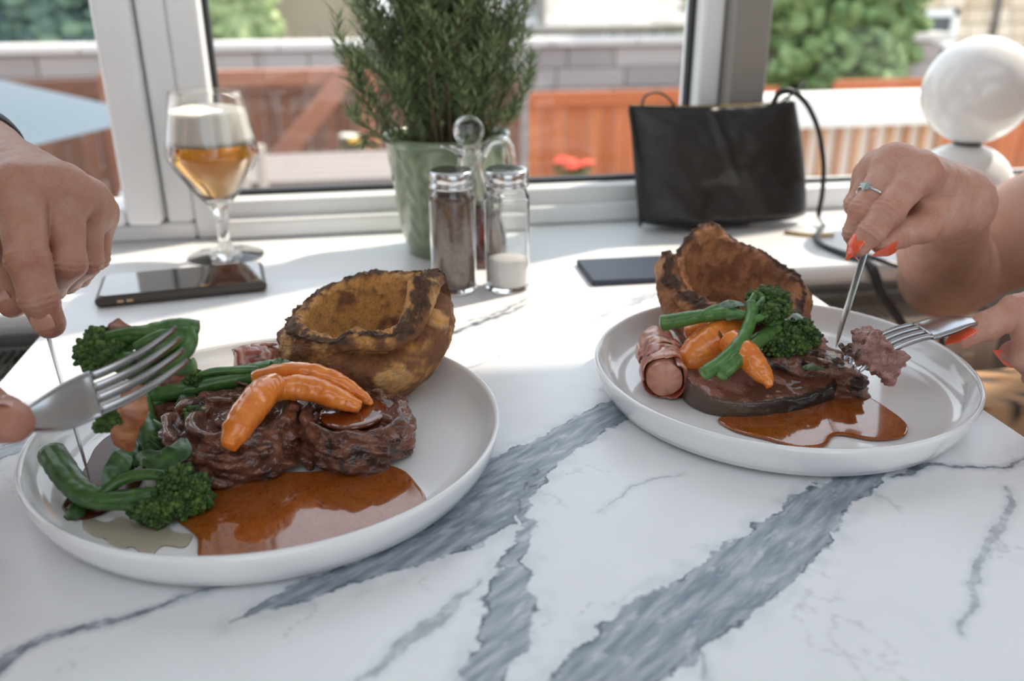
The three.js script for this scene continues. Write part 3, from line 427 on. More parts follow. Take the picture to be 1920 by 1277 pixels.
{ // oil and vinegar cruet
  const t = thing('cruet', 'glass cruet of red vinegar with a ball stopper behind the shakers', 'cruet', [0.111, SY, -0.898]);
  obj('bottle', lathe([[0.0001, 0], [0.038, 0], [0.041, 0.003], [0.0415, 0.02], [0.037, 0.05], [0.026, 0.082], [0.015, 0.108], [0.0125, 0.118], [0.0135, 0.128], [0.0165, 0.138], [0.0152, 0.1385], [0.0115, 0.128], [0.0105, 0.118], [0.013, 0.107], [0.024, 0.081], [0.035, 0.049], [0.039, 0.02], [0.0385, 0.006], [0.036, 0.0045], [0.0001, 0.0045]], 56), clearGlass, t);
  obj('vinegar', lathe([[0.0001, 0.0048], [0.0358, 0.0048], [0.0382, 0.0065], [0.0387, 0.02], [0.0347, 0.049], [0.026, 0.0755], [0.0001, 0.0755]], 48), M(0xffffff, 0.02, { transmission: 1, thickness: 0.05, ior: 1.34, attenuationColor: new THREE.Color(0.80, 0.22, 0.06), attenuationDistance: 0.03 }), t).userData.label = 'red brown vinegar';
  obj('spout', sweep([[-0.008, 0.131, 0.002], [-0.018, 0.137, 0.004], [-0.029, 0.1405, 0.006]], [0.0085, 0.0068, 0.0036], { seg: 10, rad: 12, flat: 0.5 }), clearGlass, t);
  obj('handle', sweep([[0.0135, 0.128, 0], [0.024, 0.1425, -0.002], [0.038, 0.142, -0.003], [0.0455, 0.124, -0.003], [0.042, 0.098, -0.002], [0.0275, 0.083, 0]], [0.0045, 0.0045, 0.0045, 0.0045, 0.0045, 0.005], { seg: 40, rad: 12 }), clearGlass, t);
  const st = obj('stopper', new THREE.SphereGeometry(0.0155, 32, 24), clearGlass, t); st.position.y = 0.1535; obj('stopper_peg', lathe([[0.0001, -0.041], [0.0085, -0.04], [0.0098, -0.016], [0.0001, -0.016]], 24), clearGlass, st);
}
{ // potted rosemary
  const t = thing('potted_rosemary', 'bushy rosemary plant in a glazed sage green pot with raised leaf pattern', 'plant', [0.099, SY, -1.002]), R = rng(77);
  const glaze = M(0xffffff, 0.16, { vertexColors: true, clearcoat: 0.8, clearcoatRoughness: 0.08 });
  const g = lathe([[0.0001, 0], [0.048, 0], [0.0505, 0.003], [0.0515, 0.008], [0.0525, 0.012], [0.055, 0.03], [0.06, 0.07], [0.066, 0.11], [0.069, 0.126], [0.0715, 0.130], [0.0725, 0.134], [0.0705, 0.1365], [0.068, 0.134], [0.065, 0.118], [0.062, 0.112], [0.0001, 0.112]].flatMap((p, i, a) => i < a.length - 1 ? [0, 1, 2, 3].map((k) => [mix(p[0], a[i + 1][0], k / 4), mix(p[1], a[i + 1][1], k / 4)]) : [p]), 140);
  const p = g.attributes.position, col = []; // raised frond relief on the outside
  for (let i = 0; i < p.count; i++) {
    const x = p.getX(i), y = p.getY(i), z = p.getZ(i), a = Math.atan2(z, x), r = Math.hypot(x, z); let relief = 0;
    if (r > 0.05 && y > 0.012 && y < 0.122) { const cell = ((a / (Math.PI * 2) * 7) % 1 + 1) % 1 - 0.5, u = cell * 0.055, v = y - 0.012; const stem = Math.exp(-((u) ** 2) / (2 * 0.0016 ** 2)); const leaf = Math.pow(0.5 + 0.5 * Math.cos((v - Math.abs(u) * 1.4) * 260), 2) * smooth(0.026, 0.016, Math.abs(u)); relief = Math.max(stem, leaf) * smooth(0, 0.01, v) * smooth(0.11, 0.095, v); }
    const k = relief * 0.0016; p.setX(i, x + Math.cos(a) * k); p.setZ(i, z + Math.sin(a) * k); col.push(...mixc([0.17, 0.235, 0.135], [0.40, 0.46, 0.30], relief * 0.8 + 0.1 + 0.15 * fbm3(x * 40, y * 40, z * 40, 3)));
  }
  g.computeVertexNormals(); g.setAttribute('color', new THREE.Float32BufferAttribute(col, 3)); obj('pot', g, glaze, t);
  obj('soil', lathe([[0.0001, 0.121], [0.03, 0.12], [0.063, 0.1175], [0.063, 0.113], [0.0001, 0.113]], 40), M(0x2b211b, 1), t);
  const stemM = M(0x6b5a45, 0.8), P = [], C = [], leafG = [];
  const needle = (o, d, len, w, c) => { const up = Math.abs(d.y) < 0.9 ? V(0, 1, 0) : V(1, 0, 0), a = d.clone().cross(up).normalize().multiplyScalar(w), b = d.clone().cross(a).normalize().multiplyScalar(w * 0.35), m = o.clone().addScaledVector(d, len * 0.5).addScaledVector(b, 0.4), e = o.clone().addScaledVector(d, len).addScaledVector(b, -0.8), q = [m.clone().add(a), m.clone().add(b), m.clone().sub(a), m.clone().sub(b)];
    for (let k = 0; k < 4; k++) for (const v of [o, q[k], q[(k + 1) % 4], e, q[(k + 1) % 4], q[k]]) { P.push(v.x, v.y, v.z); C.push(...c); } };
  const branch = (pts, r0, n, dens, tint, parent) => { const cv = new THREE.CatmullRomCurve3(pts.map((q) => V(...q))); const m = obj('stem', sweep(pts, pts.map((_, i) => mix(r0, 0.0005, i / (pts.length - 1))), { seg: 10, rad: 5 }), stemM, parent);
    for (let i = 0; i < n; i++) { const tt = mix(dens, 1, (i + R() * 0.8) / n), o = cv.getPoint(Math.min(1, tt)), d = cv.getTangent(Math.min(1, tt)), a = i * 2.4 + R(), side = V(Math.cos(a), 0.15, Math.sin(a)); const dir = d.clone().multiplyScalar(0.55 + 0.3 * R()).add(side.multiplyScalar(0.9)).normalize(); needle(o, dir, 0.014 + 0.009 * R(), 0.0014, mixc(tint[0], tint[1], R())); } return m; };
  const greens = [[0.10, 0.17, 0.065], [0.30, 0.39, 0.19]];
  for (let i = 0; i < 72; i++) {
    const a = i * 2.39996, rr = 0.045 * Math.sqrt((i + 0.5) / 72), x0 = rr * Math.cos(a), z0 = rr * Math.sin(a) * 0.8, spread = 0.5 + R() * 0.9, tx = clamp(x0 * (1 + spread) + (R() - 0.5) * 0.10 - 0.006, -0.108, 0.09), tz = clamp(z0 * (1 + spread * 0.6), -0.05, 0.055), h = 0.10 + 0.20 * R() - Math.abs(tx) * 0.35;
    const pts = [[x0, 0.115, z0], [mix(x0, tx, 0.35) + (R() - 0.5) * 0.02, 0.115 + h * 0.4, mix(z0, tz, 0.4)], [mix(x0, tx, 0.75) + (R() - 0.5) * 0.02, 0.115 + h * 0.75, tz], [tx + (R() - 0.5) * 0.03, 0.115 + h, tz + (R() - 0.5) * 0.02]], sh = greens;
    branch(pts, 0.0017, 95, 0.12, sh, t);
    for (let b = 0; b < 3; b++) { const k = 0.3 + 0.2 * b + 0.1 * R(), u = k * 3, q = Math.min(2, Math.floor(u)), o = pts[q].map((v, c) => mix(v, pts[q + 1][c], u - q)), an = R() * 6.28, l = 0.03 + 0.03 * R(); branch([o, [o[0] + Math.cos(an) * l * 0.6, o[1] + l * 0.5, clamp(o[2] + Math.sin(an) * l * 0.5, -0.06, 0.06)], [clamp(o[0] + Math.cos(an) * l, -0.112, 0.094), o[1] + l * (0.7 + 0.5 * R()), clamp(o[2] + Math.sin(an) * l * 0.7, -0.065, 0.065)]], 0.0009, 34, 0.05, sh, t); }
  }
  for (const [dx, dy] of [[-0.1, 0.03], [-0.095, 0.065], [-0.09, 0.01], [0.07, 0.03]]) branch([[dx * 0.5, 0.12, 0.02], [dx * 0.85, 0.135 + dy * 0.4, 0.035], [dx, 0.13 + dy, 0.04], [dx * 1.02, 0.12 + dy * 1.6, 0.042]], 0.0013, 80, 0.1, greens, t);
  const lg = new THREE.BufferGeometry(); lg.setAttribute('position', new THREE.Float32BufferAttribute(P, 3)); lg.setAttribute('color', new THREE.Float32BufferAttribute(C, 3)); lg.computeVertexNormals();
  tag(obj('leaves', lg, M(0xffffff, 0.6, { vertexColors: true }), t), null, null, null, 'stuff');
}
{ // black leather handbag
  const t = thing('handbag', 'soft black leather handbag with a top zip standing on the sill', 'bag', [0.444, SY, -1.042]), leather = M(0x121214, 0.38, { clearcoat: 0.12, clearcoatRoughness: 0.3 }), nx = 60, ny = 44, pos = [], idx = [];
  const edge = (v) => [mix(-0.098, -0.120, Math.pow(v, 0.9)), mix(0.128, 0.094, v) + 0.006 * Math.sin(v * 3.1)];   // left and right outline
  for (const s of [1, -1]) for (let j = 0; j <= ny; j++) for (let i = 0; i <= nx; i++) {
    const v = j / ny, u = i / nx; let [l, r] = edge(v); const y = 0.004 + v * 0.152 + (v < 0.12 ? 0.006 * Math.pow(Math.abs(u - 0.5) * 2, 6) * (1 - v / 0.12) : 0) - 0.004 * v * Math.sin(u * 3.1), side = Math.pow(1 - Math.pow(Math.abs(u * 2 - 1), 3.2), 0.5), bulge = 0.006 + 0.026 * Math.pow(1 - v, 0.55) * (v < 0.08 ? Math.sqrt(v / 0.08) : 1);
    let z = s * side * bulge; z += s * side * (0.006 * Math.exp(-(((u - 0.15) * 3 + (v - 0.3) * 1.6) ** 2) / 0.05) * (1 - v) - 0.008 * Math.exp(-((u - 0.5) ** 2) / 0.03 - ((v - 0.32) ** 2) / 0.03) + 0.004 * Math.sin(u * 9 - v * 7) * v * (1 - v) + 0.0025 * Math.exp(-((u - 0.47 - (1 - v) * 0.12) ** 2) / 0.0006) * smooth(0.35, 0.6, v));
    z += s * side * 0.0022 * fbm2(u * 4 + s * 9, v * 4, 3); pos.push(mix(l, r, u), y, z);
  }
  const W = nx + 1; for (let s = 0; s < 2; s++) for (let j = 0; j < ny; j++) for (let i = 0; i < nx; i++) { const a = s * W * (ny + 1) + j * W + i, b = a + 1, c = a + W, d = c + 1; s ? idx.push(a, c, b, b, c, d) : idx.push(a, b, c, b, d, c); }
  const o2 = W * (ny + 1); for (let i = 0; i < nx; i++) { const a = i, b = i + 1; idx.push(a, o2 + a, b, b, o2 + a, o2 + b); const c = ny * W + i, d = c + 1; idx.push(c, d, o2 + c, d, o2 + d, o2 + c); }
  const g = new THREE.BufferGeometry(); g.setAttribute('position', new THREE.Float32BufferAttribute(pos, 3)); g.setIndex(idx); g.computeVertexNormals(); obj('body', g, leather, t);
  obj('seam', sweep([[-0.099, 0.006, 0.004], [-0.103, 0.05, 0.004], [-0.112, 0.11, 0.004], [-0.120, 0.152, 0.003]], [0.0025, 0.0022, 0.0022, 0.002], { seg: 24, rad: 8 }), M(0x2b2b2e, 0.4), t);
  const gold = M(0xb99a5a, 0.3, { metalness: 1 });
  obj('zip', sweep([[-0.116, 0.1545, 0], [-0.05, 0.1515, 0], [0.02, 0.1515, 0], [0.09, 0.1535, 0]], [0.002, 0.002, 0.002, 0.002], { seg: 30, rad: 6 }), gold, t).userData.label = 'brass zip';
  obj('loop', sweep([[-0.105, 0.150, 0], [-0.100, 0.166, 0], [-0.085, 0.170, 0], [-0.068, 0.160, 0], [-0.062, 0.152, 0]], [0.0028, 0.0028, 0.0028, 0.0028, 0.0028], { seg: 24, rad: 8, flat: 0.5 }), leather, t);
  obj('zip_pull', sweep([[0.076, 0.152, 0.002], [0.084, 0.162, 0.004], [0.094, 0.169, 0.004], [0.103, 0.177, 0.002]], [0.002, 0.0045, 0.003, 0.0045], { seg: 20, rad: 8, flat: 0.4 }), leather, t); obj('ring', new THREE.TorusGeometry(0.005, 0.0011, 8, 20).translate(0.082, 0.156, 0), gold, t);
  obj('strap', sweep([[0.066, 0.154, 0], [0.071, 0.165, 0.001], [0.085, 0.168, 0], [0.105, 0.157, 0], [0.126, 0.125, 0.004], [0.139, 0.08, 0.008], [0.142, 0.04, 0.01], [0.138, 0.010, 0.016], [0.136, 0.0045, 0.035]], [0.004, 0.004, 0.004, 0.004, 0.004, 0.004, 0.004, 0.004, 0.004], { seg: 60, rad: 8, flat: 0.35, up: [0.2, 0.3, 1] }), leather, t);
  obj('strap_end', sweep([[0.136, 0.0045, 0.035], [0.100, 0.0035, 0.085], [0.090, 0.0035, 0.12], [0.098, 0.0035, 0.165], [0.107, 0.0032, 0.186], [0.110, -0.004, 0.1955], [0.121, -0.028, 0.199], [0.140, -0.052, 0.200], [0.166, -0.085, 0.200], [0.190, -0.125, 0.200], [0.2, -0.2, 0.2], [0.19, -0.3, 0.2]], [0.0035, 0.0035, 0.004, 0.0055, 0.0055, 0.0058, 0.0058, 0.0058, 0.0058, 0.0058, 0.0058, 0.0058], { seg: 90, rad: 10, flat: 0.3, up: [-0.3, 0.75, 0.6] }), M(0x23262e, 0.4), t);
  obj('strap_end', sweep([[0.107, 0.0085, 0.178], [0.125, 0.004, 0.196], [0.150, -0.006, 0.202], [0.185, -0.045, 0.205], [0.21, -0.11, 0.205], [0.215, -0.25, 0.205]], [0.0035, 0.0035, 0.0035, 0.0035, 0.0035, 0.0035], { seg: 50, rad: 8, flat: 0.4, up: [-0.3, 0.75, 0.6] }), M(0x23262e, 0.4), t);
  const bk = obj('buckle', new THREE.TorusGeometry(0.0062, 0.0014, 8, 4).rotateX(Math.PI / 2), gold, t); bk.position.set(0.104, 0.008, 0.17); obj('chain', sweep([[0.075, 0.002, 0.05], [0.1, 0.0025, 0.07], [0.128, 0.0025, 0.075]], [0.0022, 0.0022, 0.0022], { seg: 20, rad: 6 }), gold, t);
}
{ // two stacked white globes on the sill
  const t = thing('globe_lamp', 'table lamp of two stacked white opal glass globes on the sill', 'lamp', [0.757, SY, -1.0]), opal = M(0xf3f4f5, 0.16, { clearcoat: 0.5, clearcoatRoughness: 0.1 });
  obj('foot', lathe([[0.0001, 0], [0.034, 0], [0.036, 0.003], [0.03, 0.007], [0.0001, 0.007]], 40), M(0x8d9298, 0.3, { metalness: 0.6 }), t);
  obj('globe', new THREE.SphereGeometry(0.0575, 48, 32).scale(1.05, 0.86, 1.05).translate(0, 0.0545, 0), opal, t); obj('collar', lathe([[0.012, 0.098], [0.017, 0.1005], [0.017, 0.1055], [0.012, 0.108]], 32), M(0x5c6268, 0.35, { metalness: 0.6 }), t);
  obj('globe', new THREE.SphereGeometry(0.0645, 48, 32).translate(0, 0.168, 0), opal, t);
}
// ================================================================ food
const vc = (rough, extra = {}) => M(0xffffff, rough, { vertexColors: true, ...extra });
const fibreBump = bumpTexture((u, v) => 0.5 + 0.5 * fbm2(u * 9 + 2 * n2(u * 3, v * 3), v * 46, 4) + 0.25 * n2(u * 70, v * 110)), crumbBump = bumpTexture((u, v) => 0.5 + 0.6 * fbm2(u * 30, v * 30, 4) + 0.2 * n2(u * 120, v * 120));
const crust = vc(0.62, { ior: 1.4, bumpMap: crumbBump, bumpScale: 0.0006, clearcoat: 0.1, clearcoatRoughness: 0.5 }), meatM = vc(0.4, { bumpMap: fibreBump, bumpScale: 0.0012, ior: 1.36, clearcoat: 0.8, clearcoatRoughness: 0.05 }), greenM = vc(0.36, { ior: 1.38, clearcoat: 0.4, clearcoatRoughness: 0.12 }), budM = vc(0.55, { ior: 1.36 }), carrotM = vc(0.32, { ior: 1.38, clearcoat: 0.95, clearcoatRoughness: 0.05 }), baconM = vc(0.35, { clearcoat: 0.6, clearcoatRoughness: 0.15 });

// ---- Yorkshire puddings: a risen shell, outer wall over a rolled rim into a hollow
function pudding(name, label, at, tilt, { base, height, radius, roll, floor, flap, seed, tone, bulge = 1.35 }) {
  const NT = 220, NS = 150, pos = [], col = [], idx = [], uv = [], rim = 0.56;
  for (let j = 0; j <= NS; j++) for (let i = 0; i < NT; i++) {
    const th = i / NT * 2 * Math.PI, s = j / NS, cx = Math.cos(th), cz = Math.sin(th), h = height(th), R = radius(th), fl = flap ? flap(th) : 0; let r, y, zone, u;
    if (s < 0.1) { u = s / 0.1; r = base * u; y = 0.0; zone = 0; }
    else if (s < rim) { u = (s - 0.1) / (rim - 0.1); r = base + (R - base) * Math.sin(Math.min(1, u * bulge) * Math.PI / 2) - (R * (0.10 + 0.22 * fl)) * Math.pow(smooth(0.9 / bulge, 1, u), 1.2); y = h * (1 - Math.pow(1 - u, 1.25)); r -= fl * 0.013 * Math.exp(-((u - 0.77) ** 2) / 0.0016); r += fl * 0.006 * Math.exp(-((u - 0.9) ** 2) / 0.005); y += fl * 0.008 * smooth(0.74, 1, u); zone = 1; }
    else { u = (s - rim) / (1 - rim); const r1 = R * (0.90 - 0.22 * fl) - roll * 0.2, top = h + fl * 0.006; r = r1 * Math.pow(1 - u, 0.55) - roll * smooth(0, 0.12, u) * (1 - u) * 0.9; y = mix(top, floor, Math.pow(smooth(0, 0.9, u), 0.75)) + roll * 0.28 * Math.sin(Math.min(1, u / 0.16) * Math.PI); zone = 2; }
    r = Math.max(0, r);
    let x = cx * r, z = cz * r; const a = seed, k = zone === 0 ? 0.2 : 1;
    const big = fbm3(x * 38 + a, y * 38, z * 38, 2), mid = fbm3(x * 110 + a, y * 110, z * 110, 3), fine = n3(x * 520, y * 520 + a, z * 520);
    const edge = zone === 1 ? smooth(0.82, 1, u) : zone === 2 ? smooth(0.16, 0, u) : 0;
    const dsp = k * ((zone === 2 ? 0.005 : 0.0034) * big + 0.0019 * mid + 0.00042 * fine + edge * 0.0022 * n3(x * 230, y * 230, z * 230 + a));
    const ny = zone === 2 ? 0.8 : 0.25, nr = zone === 2 ? -0.35 : 0.95; x += cx * dsp * nr; z += cz * dsp * nr; y += dsp * ny;
    pos.push(x, Math.max(0, y), z); uv.push(i / NT * 8, s * 5);
    // baked colours: pale gold where the tin kept it, brown above, near black along the risen edge
    const spots = 0.5 + 0.5 * n3(x * 900, y * 900, z * 900), pit = smooth(0.25, 0.7, n3(x * 380 + 5, y * 380, z * 380)); let c;
    const pale = tone.pale, gold = tone.gold, brown = tone.brown, dark = tone.dark;
    // crust: brown and gold batches, left hollow golder to paint in sun glow, unbrowned batter patches on the wall, a charred ragged edge
    const batch = 0.08 + 0.88 * smooth(-0.42, 0.34, big + 0.6 * mid - tone.mix[zone === 2 ? 1 : 0]); c = mixc(gold, brown, batch);
    if (zone < 2) c = mixc(c, mixc(pale, gold, clamp(0.5 + mid * 1.6)), 0.9 * smooth(0.18, 0.42, n3(x * 24 + a * 2.3, y * 24, z * 24) + 0.5 * mid));
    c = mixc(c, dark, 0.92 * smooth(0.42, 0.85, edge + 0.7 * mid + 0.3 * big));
    c = c.map((v) => v * (0.74 + 0.36 * spots) * (1 - 0.35 * pit)); col.push(...c);
    if (j < NS) { const i2 = (i + 1) % NT, A = j * NT + i, B = j * NT + i2, C = A + NT, D = B + NT; idx.push(A, C, B, B, C, D); }
  }
  const g = new THREE.BufferGeometry(); g.setAttribute('position', new THREE.Float32BufferAttribute(pos, 3)); g.setAttribute('color', new THREE.Float32BufferAttribute(col, 3)); g.setAttribute('uv', new THREE.Float32BufferAttribute(uv, 2)); g.setIndex(idx); g.computeVertexNormals();
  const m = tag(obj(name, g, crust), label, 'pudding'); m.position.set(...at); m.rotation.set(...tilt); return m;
}
const ang = (a, b) => { let d = (a - b) % (2 * Math.PI); if (d > Math.PI) d -= 2 * Math.PI; if (d < -Math.PI) d += 2 * Math.PI; return d; };
const bump = (th, c, w) => Math.exp(-(ang(th, c) ** 2) / (2 * w * w));
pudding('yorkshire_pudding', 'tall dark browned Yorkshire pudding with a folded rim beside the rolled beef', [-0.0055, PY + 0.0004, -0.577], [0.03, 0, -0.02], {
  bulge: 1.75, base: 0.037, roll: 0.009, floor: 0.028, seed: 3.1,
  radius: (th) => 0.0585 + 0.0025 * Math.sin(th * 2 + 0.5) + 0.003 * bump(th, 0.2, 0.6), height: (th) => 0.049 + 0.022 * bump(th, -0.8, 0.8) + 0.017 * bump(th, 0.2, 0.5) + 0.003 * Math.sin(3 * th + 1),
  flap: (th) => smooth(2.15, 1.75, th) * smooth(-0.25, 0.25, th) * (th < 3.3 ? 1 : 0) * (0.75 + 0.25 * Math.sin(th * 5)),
  tone: { pale: [0.82, 0.50, 0.23], gold: [0.82, 0.40, 0.12], brown: [0.25, 0.098, 0.045], dark: [0.078, 0.036, 0.021], mix: [-0.3, 0.26] } });  // gold and inner mix raised to paint the sun glow in the hollow
pudding('yorkshire_pudding', 'wide open golden brown Yorkshire pudding with a peaked rim behind broccolini', [0.273, PY + 0.0004, -0.603], [0.06, 0, 0], {
  base: 0.032, roll: 0.005, floor: 0.026, seed: 8.7,
  radius: (th) => 0.060 + 0.003 * Math.sin(th * 3) - 0.004 * bump(th, Math.PI * 0.9, 0.5), height: (th) => 0.042 + 0.036 * bump(th, -1.55, 0.5) + 0.030 * bump(th, -2.85, 0.24) + 0.016 * bump(th, -0.3, 0.45) + 0.008 * bump(th, 2.6, 0.4) + 0.003 * Math.sin(7 * th),
  flap: (th) => 0.55 * bump(th, 2.45, 0.3),
  tone: { pale: [0.72, 0.38, 0.18], gold: [0.58, 0.25, 0.11], brown: [0.29, 0.112, 0.052], dark: [0.07, 0.033, 0.02], mix: [-0.1, 0.0] } });

// ---- beef
function meat(name, label, field, lo, hi, cell, colour, amp = 0.0032) {
  const f = (x, y, z) => { const d = field(x, y, z); return Math.abs(d) > 0.012 ? d : d + amp * 1.5 * fbm3(x * 34, y * 50, z * 34, 2) + amp * 0.5 * (1 - 2.4 * Math.abs(n3(x * 34 + 5, y * 125 + x * 30, z * 34))) + amp * 0.13 * n3(x * 210, y * 420, z * 210) + amp * 0.07 * n3(x * 520, y * 520, z * 520); };
  return tag(obj(name, sdf(f, lo, hi, cell, colour), meatM), label, 'meat');
}
const disc = (cx, cz, rx, rz, y0, top, round, turn = 0) => { const c = Math.cos(turn), s = Math.sin(turn); return (x, y, z) => { const dx = (x - cx) * c + (z - cz) * s, dz = -(x - cx) * s + (z - cz) * c, q = Math.hypot(dx / rx, dz / rz), dr = (q - 1) * Math.min(rx, rz) + round, t = top(q, Math.atan2(dz, dx)), dy = Math.max(y0 + round - y, y - t + round); return Math.min(Math.max(dr, dy), 0) + Math.hypot(Math.max(dr, 0), Math.max(dy, 0)) - round; }; };
const beefColour = (cx, cz, rx, rz, yTop) => (x, y, z, nx, ny, nz) => {
  const q = Math.hypot((x - cx) / rx, (z - cz) / rz), a = fbm3(x * 60, y * 90, z * 60, 3), fib = n3(x * 260, y * 520, z * 260), fat = smooth(0.38, 0.6, fbm3(x * 85 + 9, y * 85, z * 85, 2)), char = smooth(0.15, 0.5, fbm3(x * 48 + 20, y * 48, z * 48 + 5, 3));
  let c = mixc([0.135, 0.034, 0.014], [0.34, 0.125, 0.07], clamp(0.38 + 1.7 * a)); c = mixc(c, [0.46, 0.24, 0.12], fat * 0.7); c = mixc(c, [0.026, 0.014, 0.010], char * 0.9);
  if (q + 0.3 * a < 0.66) c = mixc(c, [0.20, 0.052, 0.014], 0.6); return c.map((v) => Math.max(0.006, v * (0.86 + 0.22 * fib)));
};
meat('beef_roll', 'thick rolled beef slice glazed in gravy beneath the leaning carrot', disc(-0.083, -0.484, 0.041, 0.042, PY, (q, a) => PY + 0.028 + 0.004 * Math.cos(q * 16 + a), 0.007), [-0.132, PY - 0.004, -0.535], [-0.034, PY + 0.042, -0.434], 0.00125, beefColour(-0.083, -0.484, 0.041, 0.042));
const rollB = meat('beef_roll', 'round rolled beef slice with a gravy pool on top and dark crust', disc(-0.0135, -0.478, 0.0345, 0.034, PY, (q) => PY + 0.0225 + 0.006 * Math.exp(-((q - 0.86) ** 2) / 0.02) - 0.002 * smooth(0.5, 0, q), 0.0055), [-0.056, PY - 0.004, -0.520], [0.029, PY + 0.04, -0.436], 0.00115, beefColour(-0.0135, -0.478, 0.0345, 0.034));
meat('beef_slice', 'small beef slice lying behind the broccolini stems', disc(-0.117, -0.532, 0.031, 0.022, PY, () => PY + 0.0235, 0.005, 0.2), [-0.155, PY - 0.004, -0.560], [-0.08, PY + 0.034, -0.502], 0.0015, beefColour(-0.117, -0.532, 0.031, 0.022));
// right plate: one flat slice in front, a ragged slice behind it
const sliceOutline = [[0.207, -0.519], [0.222, -0.536], [0.250, -0.535], [0.285, -0.520], [0.311, -0.505], [0.309, -0.492], [0.285, -0.480], [0.262, -0.475], [0.235, -0.475], [0.214, -0.486], [0.206, -0.503]];
const polyDist = (pts) => (x, z) => { let d = 1e9, inside = false; for (let i = 0, j = pts.length - 1; i < pts.length; j = i++) { const [ax, az] = pts[i], [bx, bz] = pts[j], ex = bx - ax, ez = bz - az, t = clamp(((x - ax) * ex + (z - az) * ez) / (ex * ex + ez * ez)); d = Math.min(d, Math.hypot(x - ax - ex * t, z - az - ez * t)); if (az > z !== bz > z && x < (bx - ax) * (z - az) / (bz - az) + ax) inside = !inside; } return inside ? -d : d; };
const slab = (pts, bottom, top, round) => { const P = polyDist(pts); return (x, y, z) => { const dr = P(x, z) + round, dy = Math.max(bottom(x, z) + round - y, y - top(x, z) + round); return Math.min(Math.max(dr, dy), 0) + Math.hypot(Math.max(dr, 0), Math.max(dy, 0)) - round; }; };
const round11 = (pts, n = 60) => { const c = new THREE.CatmullRomCurve3(pts.map(([x, z]) => V(x, 0, z)), true); return c.getPoints(n).slice(0, -1).map((p) => [p.x, p.z]); };
{
  const P = polyDist(sliceOutline);
  meat('beef_slice', 'flat pink beef slice with a dark crust edge and gravy poured over it', slab(round11(sliceOutline, 44), () => PY, (x, z) => PY + 0.0125 + 0.010 * smooth(-0.478, -0.530, z), 0.003), [0.198, PY - 0.003, -0.545], [0.32, PY + 0.032, -0.465], 0.0013,
    (x, y, z, nx, ny, nz) => { const fib = n3(x * 320, y * 700, z * 320), edge = smooth(-0.0028, -0.0016, P(x, z) + 0.0008 * fib), gravy = smooth(-0.08, 0.14, fbm2(x * 40 + 3, z * 40 + 1, 3) + (x - 0.236) * 6); let c = mixc([0.44, 0.20, 0.155], [0.33, 0.135, 0.10], clamp(0.5 + fib)); c = mixc(c, [0.155, 0.045, 0.014], gravy * 0.85); c = mixc(c, mixc([0.13, 0.075, 0.05], [0.018, 0.011, 0.009], clamp((x - 0.225) * 22)), edge); return c; }, 0.0007);
  const back = [[0.250, -0.535], [0.268, -0.548], [0.295, -0.545], [0.318, -0.530], [0.335, -0.510], [0.337, -0.494], [0.325, -0.486], [0.308, -0.492], [0.285, -0.500], [0.262, -0.512]];
  meat('beef_slice', 'ragged torn beef slice under the broccolini head', slab(round11(back, 44), () => PY, (x, z) => PY + 0.022 + 0.008 * smooth(-0.49, -0.54, z) - 0.007 * smooth(0.315, 0.337, x), 0.004), [0.24, PY - 0.004, -0.56], [0.347, PY + 0.042, -0.474], 0.0013,
    (x, y, z, nx, ny, nz) => { const a = fbm3(x * 70, y * 100, z * 70, 3), fib = n3(x * 300, y * 600, z * 300), dark = smooth(0.02, 0.3, fbm3(x * 50 + 7, y * 60, z * 50, 3)), pink = smooth(0.305, 0.325, x); let c = mixc([0.24, 0.085, 0.04], [0.36, 0.17, 0.12], clamp(0.5 + a)); c = mixc(c, [0.46, 0.24, 0.19], pink * 0.6); c = mixc(c, [0.02, 0.012, 0.01], dark * 0.85); return c.map((v) => v * (0.85 + 0.25 * fib)); }, 0.0042);
}
// ---- gravy
const gravyMap = paintTexture(512, (u, v) => { const a = fbm2(u * 6, v * 6, 4), s = smooth(0.55, 0.8, n2(u * 48, v * 48)) + 0.7 * smooth(0.6, 0.8, n2(u * 90 + 4, v * 90)), l = smooth(0.6, 0.85, n2(u * 75 + 9, v * 75 + 2)); let c = [0.60 + 0.06 * a, 0.315 + 0.05 * a, 0.115 + 0.03 * a]; c = mixc(c, [0.25, 0.11, 0.05], clamp(s * 0.75)); return mixc(c, [0.78, 0.52, 0.28], l * 0.45); }); gravyMap.repeat.set(14, 14);
const gravyM = M(0xffffff, 0.1, { map: gravyMap, clearcoat: 1, clearcoatRoughness: 0.02, ior: 1.4 }), glazeM = M(0x6e2f12, 0.08, { clearcoat: 1, clearcoatRoughness: 0.03 });
function pool(name, pts, y, thick, material, parent = scene, n = 120) {
  const s = new THREE.Shape(round11(pts, n).map(([x, z]) => new THREE.Vector2(x, -z))), g = new THREE.ExtrudeGeometry(s, { depth: thick * 0.3, bevelEnabled: true, bevelThickness: thick * 0.7, bevelSize: thick * 1.5, bevelOffset: -thick * 1.5, bevelSegments: 4, curveSegments: 4 });
  g.rotateX(-Math.PI / 2); g.translate(0, y + thick * 0.7, 0); return obj(name, g, material, parent);
}
tag(pool('gravy', [[-0.090, -0.378], [-0.096, -0.400], [-0.112, -0.424], [-0.110, -0.446], [-0.085, -0.462], [-0.04, -0.455], [0.000, -0.456], [0.012, -0.448], [0.019, -0.432], [0.023, -0.412], [0.014, -0.400], [-0.004, -0.391], [-0.033, -0.3805], [-0.062, -0.376]], PY + 0.0001, 0.0014, gravyM), 'wide pool of brown gravy in front of the beef rolls', 'gravy');
